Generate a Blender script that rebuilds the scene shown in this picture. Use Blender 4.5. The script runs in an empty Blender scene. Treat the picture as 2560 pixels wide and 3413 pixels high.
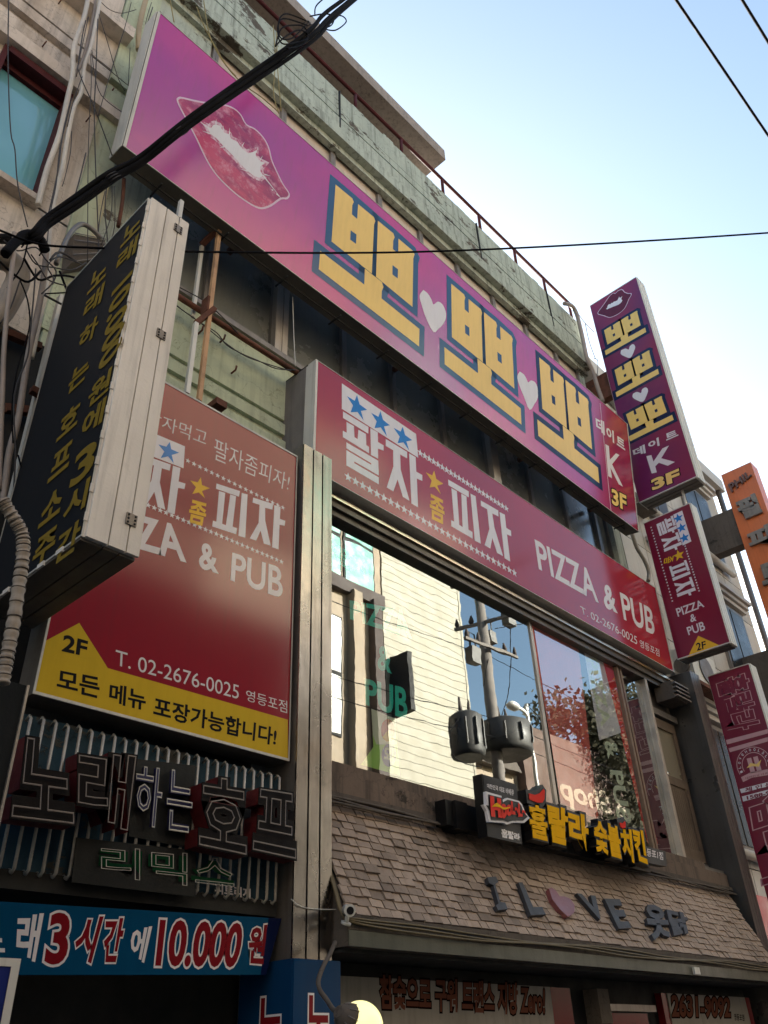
import bpy, bmesh, math, random
from mathutils import Vector, Matrix
random.seed(7)
S = bpy.context.scene
COL = S.collection
H0 = 1.7                                   # eye height above the street

# ---------------------------------------------------------------- camera
F = 2760.0
RX = Vector((0.6877191638451838, 0.3835872675488324, 0.6163628475618088))
RR = [[0.6877191638451838, -0.7251276685503302, -0.03510293410590612],
      [0.3835872675488324, 0.403999889289857, -0.8304486122742356],
      [0.6163628475618088, 0.5576503866729994, 0.5559882070592439]]
cd = bpy.data.cameras.new('camera'); cam = bpy.data.objects.new('camera', cd); COL.objects.link(cam)
cd.sensor_fit = 'HORIZONTAL'; cd.sensor_width = 36.0; cd.lens = F / 2560 * 36.0
cd.clip_start = 0.05; cd.clip_end = 2000
cam.matrix_world = Matrix(((RR[0][0], -RR[1][0], -RR[2][0], 0), (RR[0][1], -RR[1][1], -RR[2][1], 0),
                           (RR[0][2], -RR[1][2], -RR[2][2], H0), (0, 0, 0, 1)))
S.camera = cam

# ---------------------------------------------------------------- light
SUN_EL, SUN_AZ = 23.0, 32.0                # azimuth from +y towards +x
W = bpy.data.worlds.new('World'); S.world = W; W.use_nodes = True
wn = W.node_tree; bg = wn.nodes['Background']
sky = wn.nodes.new('ShaderNodeTexSky'); sky.sky_type = 'NISHITA'; sky.sun_disc = False
sky.sun_elevation = math.radians(SUN_EL); sky.sun_rotation = math.radians(SUN_AZ)
sky.air_density = 1.0; sky.dust_density = 2.6; sky.ozone_density = .8
hs = wn.nodes.new('ShaderNodeMix'); hs.data_type = 'RGBA'; hs.blend_type = 'MULTIPLY'; hs.inputs[0].default_value = 1; hs.inputs[7].default_value = (.95, 1.02, 1.0, 1)
wn.links.new(sky.outputs[0], hs.inputs[6]); wn.links.new(hs.outputs[2], bg.inputs[0]); bg.inputs[1].default_value = 0.098
sd = bpy.data.lights.new('sun', 'SUN'); sd.energy = 5.0; sd.angle = math.radians(0.5); sd.color = (1.0, 0.95, 0.87)
so = bpy.data.objects.new('sun', sd); COL.objects.link(so)
el, az = math.radians(SUN_EL), math.radians(SUN_AZ)
sdir = Vector((math.cos(el) * math.sin(az), math.cos(el) * math.cos(az), math.sin(el)))
so.rotation_euler = sdir.to_track_quat('Z', 'Y').to_euler(); so.location = (0, 30, 40)
S.view_settings.view_transform = 'Standard'; S.view_settings.look = 'None'
S.view_settings.exposure = 2.1; S.view_settings.gamma = 1.0
try: S.view_settings.use_curve_mapping = False
except Exception: pass
S.cycles.use_denoising = True
S.cycles.max_bounces = 7; S.cycles.diffuse_bounces = 4; S.cycles.glossy_bounces = 4; S.cycles.transmission_bounces = 6
S.cycles.sample_clamp_indirect = 8

# ---------------------------------------------------------------- planes of the place
def ray(u, v):
    a, b = (u - 1280) / F, (v - 1706.5) / F
    return Vector([RR[0][i] * a + RR[1][i] * b + RR[2][i] for i in range(3)])
EYE = Vector((0, 0, H0))
class Plane:
    """a real plane of the street: origin, right axis, up axis"""
    def __init__(s, o, e1, e2):
        s.o, s.e1, s.e2 = Vector(o), Vector(e1).normalized(), Vector(e2).normalized()
        s.n = s.e1.cross(s.e2)                   # towards the street
        if s.n.length > 0: s.n.normalize()
        if s.n.dot(EYE - s.o) < 0: s.n = -s.n
    def hit(s, p):
        d = ray(*p); t = (s.o - EYE).dot(s.n) / d.dot(s.n); return EYE + d * t
    def ab(s, p):
        q = s.hit(p) - s.o; m11 = s.e1.dot(s.e2)
        a, b = q.dot(s.e1), q.dot(s.e2); D = 1 - m11 * m11
        return ((a - m11 * b) / D, (b - m11 * a) / D)
    def at(s, a, b, off=0.0):
        if 0 < off < .02: off *= .22                 # vinyl lies almost flush
        return s.o + s.e1 * a + s.e2 * b + s.n * off
def PY(y): return Plane((0, y, H0), (1, 0, 0), (0, 0, 1))
def PX(x): return Plane((x, 0, H0), (0, -1, 0), (0, 0, 1))
def cr(ox, oy, w, iw=1659): return lambda x, y: (ox + x * w / iw, oy + y * w / iw)

# ---------------------------------------------------------------- object helpers
def tag(o, label=None, cat=None, group=None, kind=None):
    if label: o['label'] = label
    if cat: o['category'] = cat
    if group: o['group'] = group
    if kind: o['kind'] = kind
    return o
def thing(name, label, cat, loc=(0, 0, 0), group=None):
    o = bpy.data.objects.new(name, None); COL.objects.link(o); o.location = loc; o.empty_display_size = 0.1
    return tag(o, label, cat, group)
def link(name, me, parent=None):
    o = bpy.data.objects.new(name, me); COL.objects.link(o)
    if parent is not None:
        o.parent = parent
        o.matrix_parent_inverse = Matrix.Translation(-parent.location) if parent.type == 'EMPTY' else Matrix.Identity(4)
    return o
class MB:
    def __init__(s): s.v = []; s.f = []; s.sm = []
    def quad(s, a, b, c, d):
        n = len(s.v); s.v += [tuple(a), tuple(b), tuple(c), tuple(d)]; s.f.append((n, n+1, n+2, n+3)); s.sm.append(False); return s
    def box(s, x0, x1, y0, y1, z0, z1):
        return s.obox((x0, y0, z0), (x1-x0, 0, 0), (0, y1-y0, 0), (0, 0, z1-z0))
    def obox(s, o, a, b, c):
        o, a, b, c = Vector(o), Vector(a), Vector(b), Vector(c); n = len(s.v)
        s.v += [tuple(q) for q in (o, o+a, o+a+b, o+b, o+c, o+a+c, o+a+b+c, o+b+c)]
        fs = [(0,3,2,1),(4,5,6,7),(0,1,5,4),(1,2,6,5),(2,3,7,6),(3,0,4,7)]
        if a.cross(b).dot(c) < 0: fs = [tuple(reversed(f)) for f in fs]
        s.f += [tuple(n+i for i in f) for f in fs]; s.sm += [False]*6; return s
    def bar(s, p, q, w, h=None, up=(0, 0, 1)):
        p, q = Vector(p), Vector(q); d = (q-p); u = Vector(up)
        if abs(d.normalized().dot(u)) > .97: u = Vector((0, 1, 0))
        x = d.cross(u).normalized(); z = x.cross(d).normalized(); h = h or w
        return s.obox(p - x*w/2 - z*h/2, d, x*w, z*h)
    def tube(s, pts, r, n=8, cap=True):
        pts = [Vector(p) for p in pts]; k = len(pts); base = len(s.v); prev = None
        rr = r if isinstance(r, (list, tuple)) else [r]*k
        for i, p in enumerate(pts):
            d = (pts[min(i+1, k-1)] - pts[max(i-1, 0)]).normalized()
            if prev is None:
                u = Vector((0, 0, 1)) if abs(d.z) < .9 else Vector((0, 1, 0)); x = d.cross(u).normalized()
            else: x = (prev - d*prev.dot(d)).normalized()
            y = d.cross(x); prev = x
            for j in range(n):
                a = 2*math.pi*j/n; s.v.append(tuple(p + (x*math.cos(a) + y*math.sin(a))*rr[i]))
        for i in range(k-1):
            for j in range(n):
                s.f.append((base+i*n+j, base+i*n+(j+1) % n, base+(i+1)*n+(j+1) % n, base+(i+1)*n+j)); s.sm.append(True)
        if cap:
            s.f.append(tuple(base+j for j in reversed(range(n)))); s.f.append(tuple(base+(k-1)*n+j for j in range(n))); s.sm += [False]*2
        return s
    def prism(s, pts, off):                       # polygon swept by a vector
        n = len(s.v); k = len(pts); off = Vector(off); pts = [Vector(p) for p in pts]
        s.v += [tuple(p) for p in pts] + [tuple(p+off) for p in pts]
        s.f += [tuple(n+i for i in range(k)), tuple(n+k+i for i in reversed(range(k)))] + [(n+i, n+(i+1) % k, n+k+(i+1) % k, n+k+i) for i in range(k)]
        s.sm += [False]*(k+2); return s
    def sphere(s, c, r, nu=20, nv=12, sc=(1, 1, 1)):
        n = len(s.v); c = Vector(c)
        for i in range(nv+1):
            t = math.pi*i/nv
            for j in range(nu):
                a = 2*math.pi*j/nu
                s.v.append((c.x+r*sc[0]*math.sin(t)*math.cos(a), c.y+r*sc[1]*math.sin(t)*math.sin(a), c.z+r*sc[2]*math.cos(t)))
        for i in range(nv):
            for j in range(nu):
                s.f.append((n+i*nu+j, n+(i+1)*nu+j, n+(i+1)*nu+(j+1) % nu, n+i*nu+(j+1) % nu)); s.sm.append(True)
        return s
    def mesh(s, name, mat):
        me = bpy.data.meshes.new(name); me.from_pydata(s.v, [], s.f)
        me.polygons.foreach_set('use_smooth', s.sm[:len(me.polygons)]); me.update()
        if mat: me.materials.append(mat)
        return me
    def build(s, name, mat, parent=None, bevel=0):
        me = s.mesh(name, mat)
        bm = bmesh.new(); bm.from_mesh(me); bmesh.ops.recalc_face_normals(bm, faces=bm.faces)
        if bevel: bmesh.ops.bevel(bm, geom=[e for e in bm.edges], offset=bevel, segments=1, affect='EDGES', clamp_overlap=True)
        bm.to_mesh(me); bm.free(); return link(name, me, parent)

# ---------------------------------------------------------------- materials
MC = {}
def nt(name):
    m = bpy.data.materials.new(name); m.use_nodes = True; t = m.node_tree
    return m, t, t.nodes['Principled BSDF']
def N(t, ty, **k):
    n = t.nodes.new(ty)
    for a, b in k.items():
        if a.startswith('i_'):
            key = a[2:]; n.inputs[int(key) if key.isdigit() else key.replace('_', ' ')].default_value = b
        else: setattr(n, a, b)
    return n
def pos(t, sc=(1, 1, 1)):
    g = t.nodes.new('ShaderNodeNewGeometry'); m = t.nodes.new('ShaderNodeMapping'); m.inputs['Scale'].default_value = sc
    t.links.new(g.outputs['Position'], m.inputs['Vector']); return m.outputs[0]
def ramp(t, fac, stops):
    r = t.nodes.new('ShaderNodeValToRGB'); e = r.color_ramp.elements
    while len(e) > 1: e.remove(e[-1])
    for i, (p, c) in enumerate(stops):
        q = e[0] if i == 0 else e.new(p)
        q.position = p; q.color = (c, c, c, 1) if isinstance(c, (int, float)) else (*c, 1)
    t.links.new(fac, r.inputs[0]); return r.outputs[0]
def mix(t, f, a, b, mode='MIX'):
    m = t.nodes.new('ShaderNodeMix'); m.data_type = 'RGBA'; m.blend_type = mode
    for i, x in ((0, f), (6, a), (7, b)):
        if isinstance(x, (int, float)): m.inputs[i].default_value = x if i == 0 else (x, x, x, 1)
        elif isinstance(x, tuple): m.inputs[i].default_value = (*x, 1)
        else: t.links.new(x, m.inputs[i])
    return m.outputs[2]
def noise(t, vec, scale, detail=6, rough=.6):
    n = N(t, 'ShaderNodeTexNoise', i_Scale=scale, i_Detail=detail, i_Roughness=rough)
    t.links.new(vec, n.inputs['Vector']); return n.outputs['Fac']
def bump(t, b, h, dist, strength=.6):
    n = N(t, 'ShaderNodeBump', i_Distance=dist, i_Strength=strength); t.links.new(h, n.inputs['Height']); t.links.new(n.outputs[0], b.inputs['Normal'])
def M(name, col, rough=.6, metal=0., grime=.35, gs=3., streak=0., bmp=0.002, bs=60, coat=0., spec=.5, dirt=None, rand=0.):
    """painted, plastered or metal surface with cloudy dirt, fine specks and optional rain streaks"""
    if name in MC: return MC[name]
    m, t, b = nt(name); p = pos(t)
    d = dirt or tuple(c*.45 for c in col)
    c1 = mix(t, ramp(t, noise(t, p, gs), [(.42, 0.), (.72, grime)]), tuple(col), d)
    if rand:
        oi = t.nodes.new('ShaderNodeObjectInfo')
        c1 = mix(t, rand, c1, ramp(t, oi.outputs['Random'], [(0, tuple(c*.35 for c in col)), (.5, tuple(col)), (1, tuple(min(1, c*1.5) for c in col))]))
    if streak:
        ps = pos(t, (14, 14, .7)); c1 = mix(t, ramp(t, noise(t, ps, 1.6, 4), [(.5, 0.), (.75, streak)]), c1, d)
    c1 = mix(t, ramp(t, noise(t, p, gs*14, 3), [(.62, 0.), (.75, grime*.7)]), c1, d)
    t.links.new(c1, b.inputs['Base Color'])
    b.inputs['Metallic'].default_value = metal; b.inputs['Specular IOR Level'].default_value = spec
    t.links.new(ramp(t, noise(t, p, gs*2.3), [(.3, max(.03, rough-.08)), (.7, min(1, rough+.14))]), b.inputs['Roughness'])
    if coat: b.inputs['Coat Weight'].default_value = coat; b.inputs['Coat Roughness'].default_value = .18
    if bmp: bump(t, b, noise(t, p, bs, 4), bmp)
    MC[name] = m; return m
def peel(name, paint, under, amt=.5, streak=.4, stain=None):
    """old paint flaking off concrete, with soot running down"""
    if name in MC: return MC[name]
    m, t, b = nt(name); p = pos(t)
    cloud = noise(t, p, .8, 3)
    pc = mix(t, ramp(t, cloud, [(.3, 0.), (.7, 1.)]), tuple(c*.78 for c in paint), tuple(paint))
    pc = mix(t, ramp(t, noise(t, p, 9, 8, .7), [(.5, 0.), (.8, .55)]), pc, tuple(c*.5 for c in paint))
    if stain: pc = mix(t, ramp(t, noise(t, pos(t, (1.6, 1.6, .5)), 1.1, 5), [(.52, 0.), (.7, .7)]), pc, stain)
    crk = N(t, 'ShaderNodeTexVoronoi', feature='DISTANCE_TO_EDGE', i_Scale=2.4)
    wv = t.nodes.new('ShaderNodeVectorMath'); wv.operation = 'ADD'
    nz = N(t, 'ShaderNodeTexNoise', i_Scale=3.0, i_Detail=6.0); t.links.new(p, nz.inputs['Vector'])
    t.links.new(p, wv.inputs[0]); t.links.new(nz.outputs['Color'], wv.inputs[1]); t.links.new(wv.outputs[0], crk.inputs['Vector'])
    pc = mix(t, ramp(t, crk.outputs['Distance'], [(0., .7), (.012, 0.)]), pc, tuple(c*.35 for c in paint))
    big = noise(t, pos(t, (1, 1, 1.5)), 1.7, 10, .72)
    mk = ramp(t, big, [(1-amt*.5-.15, 0.), (1-amt*.5-.13, 1.)])
    uc = mix(t, noise(t, p, 12, 5), tuple(under), tuple(c*.5 for c in under))
    c = mix(t, mk, pc, uc)
    c = mix(t, ramp(t, noise(t, pos(t, (10, 10, .5)), 1.5, 5), [(.48, 0.), (.8, streak)]), c, (.03, .032, .028))
    t.links.new(c, b.inputs['Base Color']); b.inputs['Roughness'].default_value = .85; b.inputs['Specular IOR Level'].default_value = .2
    hh = mix(t, .5, mk, noise(t, p, 40, 5)); bump(t, b, hh, .006, .7)
    MC[name] = m; return m
def printm(name, col, col2=None, scale=1.2, rough=.24, coat=1.0, hi=None):
    """glossy printed sign sheet; the reflections do the shading"""
    if name in MC: return MC[name]
    m, t, b = nt(name); p = pos(t)
    c = tuple(col)
    if col2: c = mix(t, ramp(t, noise(t, p, scale, 2, .4), [(.35, 0.), (.65, 1.)]), c, tuple(col2))
    if hi: c = mix(t, ramp(t, noise(t, p, scale*.8+.13, 1.5, .4), [(.55, 0.), (.72, 1.)]), c, hi)
    c = mix(t, ramp(t, noise(t, pos(t, (18, 18, .6)), 1.4, 4), [(.55, 0.), (.8, .14)]), c, (.05, .03, .03))
    if isinstance(c, tuple): b.inputs['Base Color'].default_value = (*c, 1)
    else: t.links.new(c, b.inputs['Base Color'])
    b.inputs['Specular IOR Level'].default_value = 0; b.inputs['Roughness'].default_value = .5; b.inputs['Coat Weight'].default_value = coat; b.inputs['Coat Roughness'].default_value = rough
    b.inputs['Coat IOR'].default_value = 1.5
    bump(t, b, noise(t, p, 1.1, 2), .004, .5)
    MC[name] = m; return m
def glassm(name, tint, refl, wav=.002, rough=.0, trans=.8):
    if name in MC: return MC[name]
    m = bpy.data.materials.new(name); m.use_nodes = True; t = m.node_tree; t.nodes.clear()
    out = t.nodes.new('ShaderNodeOutputMaterial'); g = t.nodes.new('ShaderNodeBsdfGlossy'); g.inputs['Roughness'].default_value = rough
    g.inputs['Color'].default_value = (.93, .97, .95, 1)
    tr = t.nodes.new('ShaderNodeBsdfTransparent'); tr.inputs['Color'].default_value = (*tint, 1)
    fr = N(t, 'ShaderNodeFresnel', i_IOR=1.5); mp = N(t, 'ShaderNodeMapRange', i_3=refl, i_4=1.0); t.links.new(fr.outputs[0], mp.inputs[0])
    ge = t.nodes.new('ShaderNodeNewGeometry'); mu = t.nodes.new('ShaderNodeMath'); mu.operation = 'MULTIPLY'; iv = t.nodes.new('ShaderNodeMath'); iv.operation = 'SUBTRACT'; iv.inputs[0].default_value = 1
    t.links.new(ge.outputs['Backfacing'], iv.inputs[1]); t.links.new(mp.outputs[0], mu.inputs[0]); t.links.new(iv.outputs[0], mu.inputs[1])
    ms = t.nodes.new('ShaderNodeMixShader'); t.links.new(mu.outputs[0], ms.inputs[0]); t.links.new(tr.outputs[0], ms.inputs[1]); t.links.new(g.outputs[0], ms.inputs[2])
    if wav:
        nz = noise(t, pos(t, (1, 1, 1.6)), 2.4, 2, .4); bn = N(t, 'ShaderNodeBump', i_Distance=wav, i_Strength=1.0); t.links.new(nz, bn.inputs['Height']); t.links.new(bn.outputs[0], g.inputs['Normal'])
    t.links.new(ms.outputs[0], out.inputs[0]); MC[name] = m; return m
def flat(name, col, rough=.45, coat=.6):
    """plain vinyl colour"""
    if name in MC: return MC[name]
    m, t, b = nt(name); p = pos(t)
    c = mix(t, ramp(t, noise(t, pos(t, (9, 9, 1.2)), 2.2, 4), [(.45, 0.), (.8, .22)]), tuple(col), tuple(x*.6 for x in col))
    t.links.new(c, b.inputs['Base Color']); b.inputs['Roughness'].default_value = rough; b.inputs['Specular IOR Level'].default_value = 0
    b.inputs['Coat Weight'].default_value = coat; b.inputs['Coat Roughness'].default_value = .13; b.inputs['Coat IOR'].default_value = 1.5
    MC[name] = m; return m

# ---------------------------------------------------------------- letters and shapes
SC = 0
def _eval(c):
    o = bpy.data.objects.new('tmp', c); COL.objects.link(o); bpy.context.view_layer.update()
    dg = bpy.context.evaluated_depsgraph_get(); me = bpy.data.meshes.new_from_object(o.evaluated_get(dg))
    vs = [tuple(v.co) for v in me.vertices]; fs = [tuple(p.vertices) for p in me.polygons]
    bpy.data.objects.remove(o); bpy.data.meshes.remove(me); return vs, fs
TCACHE = {}
def glyphs(body, off=0., ext=0., bev=0., space=1., outline=False):
    k = (body, off, ext, bev, space, outline)
    if k in TCACHE: return TCACHE[k]
    c = bpy.data.curves.new('t', 'FONT'); c.body = body; c.offset = off; c.extrude = ext; c.space_character = space
    c.resolution_u = 2 if ord(body[0]) > 255 else 4; c.space_line = 1.0; c.align_x = 'CENTER'
    if outline: c.fill_mode = 'NONE'; c.bevel_depth = bev; c.bevel_resolution = 0
    r = _eval(c); bpy.data.curves.remove(c); TCACHE[k] = r; return r
def text(body, quad, pl, off, mat, parent, bold=.0, name='lettering', ext=0., outl=None, rot=0, space=1., wire=None, base=None, px=True, lab=None):
    """letters set into the quad TL,TR,BR,BL (picked on plane pl), 'off' metres proud of it"""
    v0, _ = glyphs(body, base if base is not None else bold, space=space)
    x0, x1 = min(v[0] for v in v0), max(v[0] for v in v0); y0, y1 = min(v[1] for v in v0), max(v[1] for v in v0)
    if wire is None: vs, fs = glyphs(body, bold if outl is None else outl, ext=0., space=space)
    else: vs, fs = glyphs(body, bold, bev=wire, space=space, outline=True)
    q = [Vector((*pl.ab(p), 0)) if px else Vector((*p, 0)) for p in quad]
    q = q[rot:] + q[:rot]
    hh = ((q[3]-q[0]).length + (q[2]-q[1]).length) / 2 / max(1e-6, y1-y0)
    out = []
    for v in vs:
        s, r = (v[0]-x0)/(x1-x0), (v[1]-y0)/(y1-y0)
        p = (q[3]*(1-s) + q[2]*s)*(1-r) + (q[0]*(1-s) + q[1]*s)*r
        out.append(pl.at(p.x, p.y, off + v[2]*hh))
    return shell(name, out, fs, mat, parent, pl.n, ext, lab)
def shell(name, out, fs, mat, parent, n, ext, lab=None):
    me = bpy.data.meshes.new(name)
    if ext:
        k = len(out); cnt = {}
        for f in fs:
            for i in range(len(f)):
                e = (f[i], f[(i+1) % len(f)]); cnt[e] = 1
        fs2 = list(fs)
        for (a, b) in cnt:
            if (b, a) not in cnt: fs2.append((b, a, a+k, b+k))
        out = list(out) + [p - n*ext for p in out]; fs = fs2
    me.from_pydata([tuple(p) for p in out], [], fs); me.materials.append(mat)
    if ext:
        bm = bmesh.new(); bm.from_mesh(me); bmesh.ops.remove_doubles(bm, verts=bm.verts, dist=1e-5); bm.to_mesh(me); bm.free()
    else:
        me.update()
        tot = sum((p.normal.dot(n)*p.area for p in me.polygons))
        if tot < 0:
            bm = bmesh.new(); bm.from_mesh(me); bmesh.ops.reverse_faces(bm, faces=bm.faces); bm.to_mesh(me); bm.free()
    o = link(name, me, parent)
    if lab: o['label'] = lab
    return o
def shape(polys, pl, off, mat, parent, name='print', grow=0., ext=0., px=True, mp=None, lab=None):
    """flat outlines (picked on plane pl) with even-odd holes; grow widens them"""
    c = bpy.data.curves.new('c', 'CURVE'); c.dimensions = '2D'; c.fill_mode = 'BOTH'
    for poly in polys:
        pts = [(pl.ab(p) if px else p) for p in poly]
        if mp: pts = [mp(p) for p in pts]
        s = c.splines.new('POLY'); s.points.add(len(pts)-1)
        for i, p in enumerate(pts): s.points[i].co = (p[0], p[1], 0, 1)
        s.use_cyclic_u = True
    vs, fs = _eval(c); bpy.data.curves.remove(c)
    if grow:                                       # widen each outline by mitred offset
        pass
    return shell(name, [pl.at(v[0], v[1], off) for v in vs], fs, mat, parent, pl.n, ext, lab)
def area2(p): return sum(p[i][0]*p[(i+1) % len(p)][1] - p[(i+1) % len(p)][0]*p[i][1] for i in range(len(p)))/2
def growp(p, g):
    """polygon widened by g metres (mitred, limited)"""
    if area2(p) < 0: p = p[::-1]
    r = []; n = len(p)
    for i in range(n):
        a, b, c = (Vector((*p[(i+k) % n], 0)) for k in (-1, 0, 1))
        d1, d2 = (b-a).normalized(), (c-b).normalized(); n1, n2 = Vector((d1.y, -d1.x, 0)), Vector((d2.y, -d2.x, 0))
        m = n1 + n2
        if m.length < .3: r.append(tuple((b + n1*g)[:2])); continue
        m.normalize(); r.append(tuple((b + m*min(g/max(.35, m.dot(n1)), 2.0*g))[:2]))
    return r
def affine(src, dst):
    """2-D affine taking three src points to three dst points"""
    (x0, y0), (x1, y1), (x2, y2) = src; A = Matrix(((x1-x0, x2-x0), (y1-y0, y2-y0))); B = Matrix(((dst[1][0]-dst[0][0], dst[2][0]-dst[0][0]), (dst[1][1]-dst[0][1], dst[2][1]-dst[0][1])))
    T = B @ A.inverted()
    return lambda p: tuple(T @ Vector((p[0]-x0, p[1]-y0)) + Vector(dst[0]))
def star(c, r, rot=0., inner=.42): return [(c[0] + (r if i % 2 == 0 else r*inner)*math.sin(rot+i*math.pi/5), c[1] + (r if i % 2 == 0 else r*inner)*math.cos(rot+i*math.pi/5)) for i in range(10)]
def pts_on(pl, L, off=0.): return [pl.hit(p) + pl.n*off for p in L]
def smooth(L, k=5):
    L = [Vector(p) for p in L]; out = []
    for i in range(len(L)-1):
        p0, p1, p2, p3 = L[max(i-1, 0)], L[i], L[i+1], L[min(i+2, len(L)-1)]
        for j in range(k):
            t = j/k; out.append(.5*((2*p1) + (p2-p0)*t + (2*p0-5*p1+4*p2-p3)*t*t + (3*p1-p0-3*p2+p3)*t**3))
    return out + [L[-1]]
def cable(name, pts, r, mat, label=None, cat='cable', parent=None, group=None, k=5, n=6):
    o = MB().tube(smooth(pts, k), r, n).build(name, mat, parent)
    if label: tag(o, label, cat, group)
    return o
c7 = cr(0,0,660); c8 = cr(0,800,660); c5 = cr(0,2250,660); c6 = cr(500,2250,660); cA = cr(0,1500,660); cF = cr(500,600,660)
c1 = cr(1900,1300,660); c2 = cr(1900,2100,660); c3 = cr(1000,1150,660); c4 = cr(1000,2000,660); c4b = cr(1400,1300,660)
cB = cr(1030,580,400,1475); cLip = cr(560,290,440); cC = cr(1360,900,700); cD = cr(1130,1270,430); cV = cr(1950,900,400)
cO = cr(2360,1500,200,714); cG = cr(2300,2200,260,719); cR = cr(900,0,660); cH = cr(1560,2550,700); cS = cr(1660,2800,900)
cN = cr(0,2800,900); cM = cr(900,2900,800); cX = cr(500,1250,500); cW = cr(1500,2350,660)
r5 = cr(0,1710,1280); r7 = cr(0,2560,1280); r1 = cr(0,0,1280)
def L(c, *p): return [c(*q) for q in p]
def bx(x0, x1, y0, y1, z0, z1, mb=None): return (mb or MB()).box(x0, x1, y0, y1, z0+H0, z1+H0)
def z_(p): return (p[0], p[1], p[2]+H0)

# ---------------------------------------------------------------- palette
m_green = peel('green_plaster', (.47, .52, .45), (.15, .13, .105), .56, .75)
m_green2 = peel('green_plaster_low', (.54, .60, .44), (.36, .28, .2), .14, .4, stain=(.38, .19, .08))
m_canopy = peel('canopy_concrete', (.34, .29, .26), (.16, .14, .12), .45, .45)
m_pink = peel('beige_plaster', (.70, .62, .55), (.42, .36, .31), .25, .5, stain=(.30, .23, .17))
m_grey = peel('dark_concrete', (.13, .11, .095), (.08, .07, .06), .5, .5)
m_sill = peel('sooty_sill', (.20, .15, .12), (.09, .07, .055), .5, .85)
m_cream = M('cream_tile', (.46, .43, .40), .55, grime=.3, gs=.9, streak=.3, rand=.25)
m_dark = M('dark_void', (.012, .012, .013), .8, bmp=0)
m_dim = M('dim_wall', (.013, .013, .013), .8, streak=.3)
m_alu = M('aluminium', (.42, .38, .34), .38, .7, .5, 2.5, .45)
m_alud = M('dull_aluminium', (.22, .2, .185), .42, .6, .5, 3, .5)
m_steel = M('steel_cladding', (.33, .30, .275), .2, 1., .5, 1.2, .5, bmp=.006, bs=1.6, dirt=(.06, .055, .05))
m_box = M('sign_tin', (.80, .75, .69), .6, .0, .25, 1.4, .5)
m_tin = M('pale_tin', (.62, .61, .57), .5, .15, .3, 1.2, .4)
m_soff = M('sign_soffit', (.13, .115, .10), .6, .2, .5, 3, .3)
m_red = M('red_paint', (.085, .018, .020), .7, 0, .6, 4, .4, spec=.2)
m_rust = M('rusty_steel', (.16, .06, .035), .85, .2, .8, 6, .5, dirt=(.05, .022, .014))
m_wood = M('orange_primer_steel', (.55, .33, .18), .7, 0, .6, 4, .5, dirt=(.12, .06, .03))
m_cable = M('black_rubber', (.004, .004, .006), .75, bmp=.004, bs=90, spec=.12)
m_wire = M('grey_wire', (.035, .032, .035), .6, bmp=0)
m_conduit = M('white_conduit', (.66, .62, .56), .5, 0, .5, 2.5, .5, bmp=.003, bs=150)
m_flex = M('corrugated_conduit', (.34, .29, .24), .6, 0, .6, 4, .5)
m_wht = flat('white_vinyl', (.76, .75, .80)); m_blue = flat('blue_vinyl', (.03, .22, .62)); m_yel = flat('yellow_vinyl', (.80, .48, .03))
m_gold = flat('gold_vinyl', (.88, .62, .20)); m_navy = flat('navy_vinyl', (.014, .028, .085)); m_blk = flat('black_vinyl', (.012, .012, .014))
m_wine = printm('wine_print', (.29, .009, .024), (.24, .008, .024), .7, .13); m_wine3 = printm('crimson_print', (.40, .020, .030), (.34, .016, .030), .7, .13)
m_wine2 = printm('dark_wine_print', (.22, .008, .032), (.18, .008, .034), .8, .3)
m_purp2 = printm('dark_purple_print', (.14, .016, .10), (.25, .010, .055), .9, .3)
m_txt = flat('lettering_white', (.74, .71, .74))

# purple sheet with printed pink clouds, crimson towards its right end
def purple():
    m, t, b = nt('purple_print'); p = pos(t)
    c = mix(t, ramp(t, noise(t, p, .62, 2, .45), [(.40, 0.), (.62, 1.)]), (.38, .028, .27), (.52, .03, .23))
    c = mix(t, ramp(t, noise(t, p, 1.9, 3, .5), [(.55, 0.), (.8, .35)]), c, (.62, .05, .26))
    sx = t.nodes.new('ShaderNodeSeparateXYZ'); g = t.nodes.new('ShaderNodeNewGeometry'); t.links.new(g.outputs['Position'], sx.inputs[0])
    mr = N(t, 'ShaderNodeMapRange', i_1=8.4, i_2=9.1); t.links.new(sx.outputs[0], mr.inputs[0])
    e = mix(t, noise(t, p, 2.2, 3), (.22, .010, .07), (.48, .02, .04))
    c = mix(t, mr.outputs[0], c, e)
    c = mix(t, ramp(t, noise(t, pos(t, (16, 16, .5)), 1.4, 4), [(.5, 0.), (.8, .2)]), c, (.1, .05, .06))
    t.links.new(c, b.inputs['Base Color']); b.inputs['Coat Weight'].default_value = 1; b.inputs['Coat Roughness'].default_value = .2; b.inputs['Coat IOR'].default_value = 1.7; b.inputs['Specular IOR Level'].default_value = 0
    bump(t, b, noise(t, p, .8, 2), .015, .6)
    return m
m_purple = purple()

# ================================================================ SETTING
m_road = M('asphalt', (.05, .05, .052), .9, 0, .4, 2, bmp=.006, bs=120)
m_pave = M('paving', (.28, .26, .24), .85, 0, .4, 1.5, bmp=.004)
tag(MB().box(-300, 400, -300, 300, -.1, 0).build('ground', m_road), kind='structure')
tag(MB().box(-40, 60, 2.9, 4.1, .0, .12).build('pavement', m_pave), kind='structure')
tag(MB().box(-40, 60, -6.6, -5.2, .0, .12).build('pavement', m_pave), kind='structure')

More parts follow.
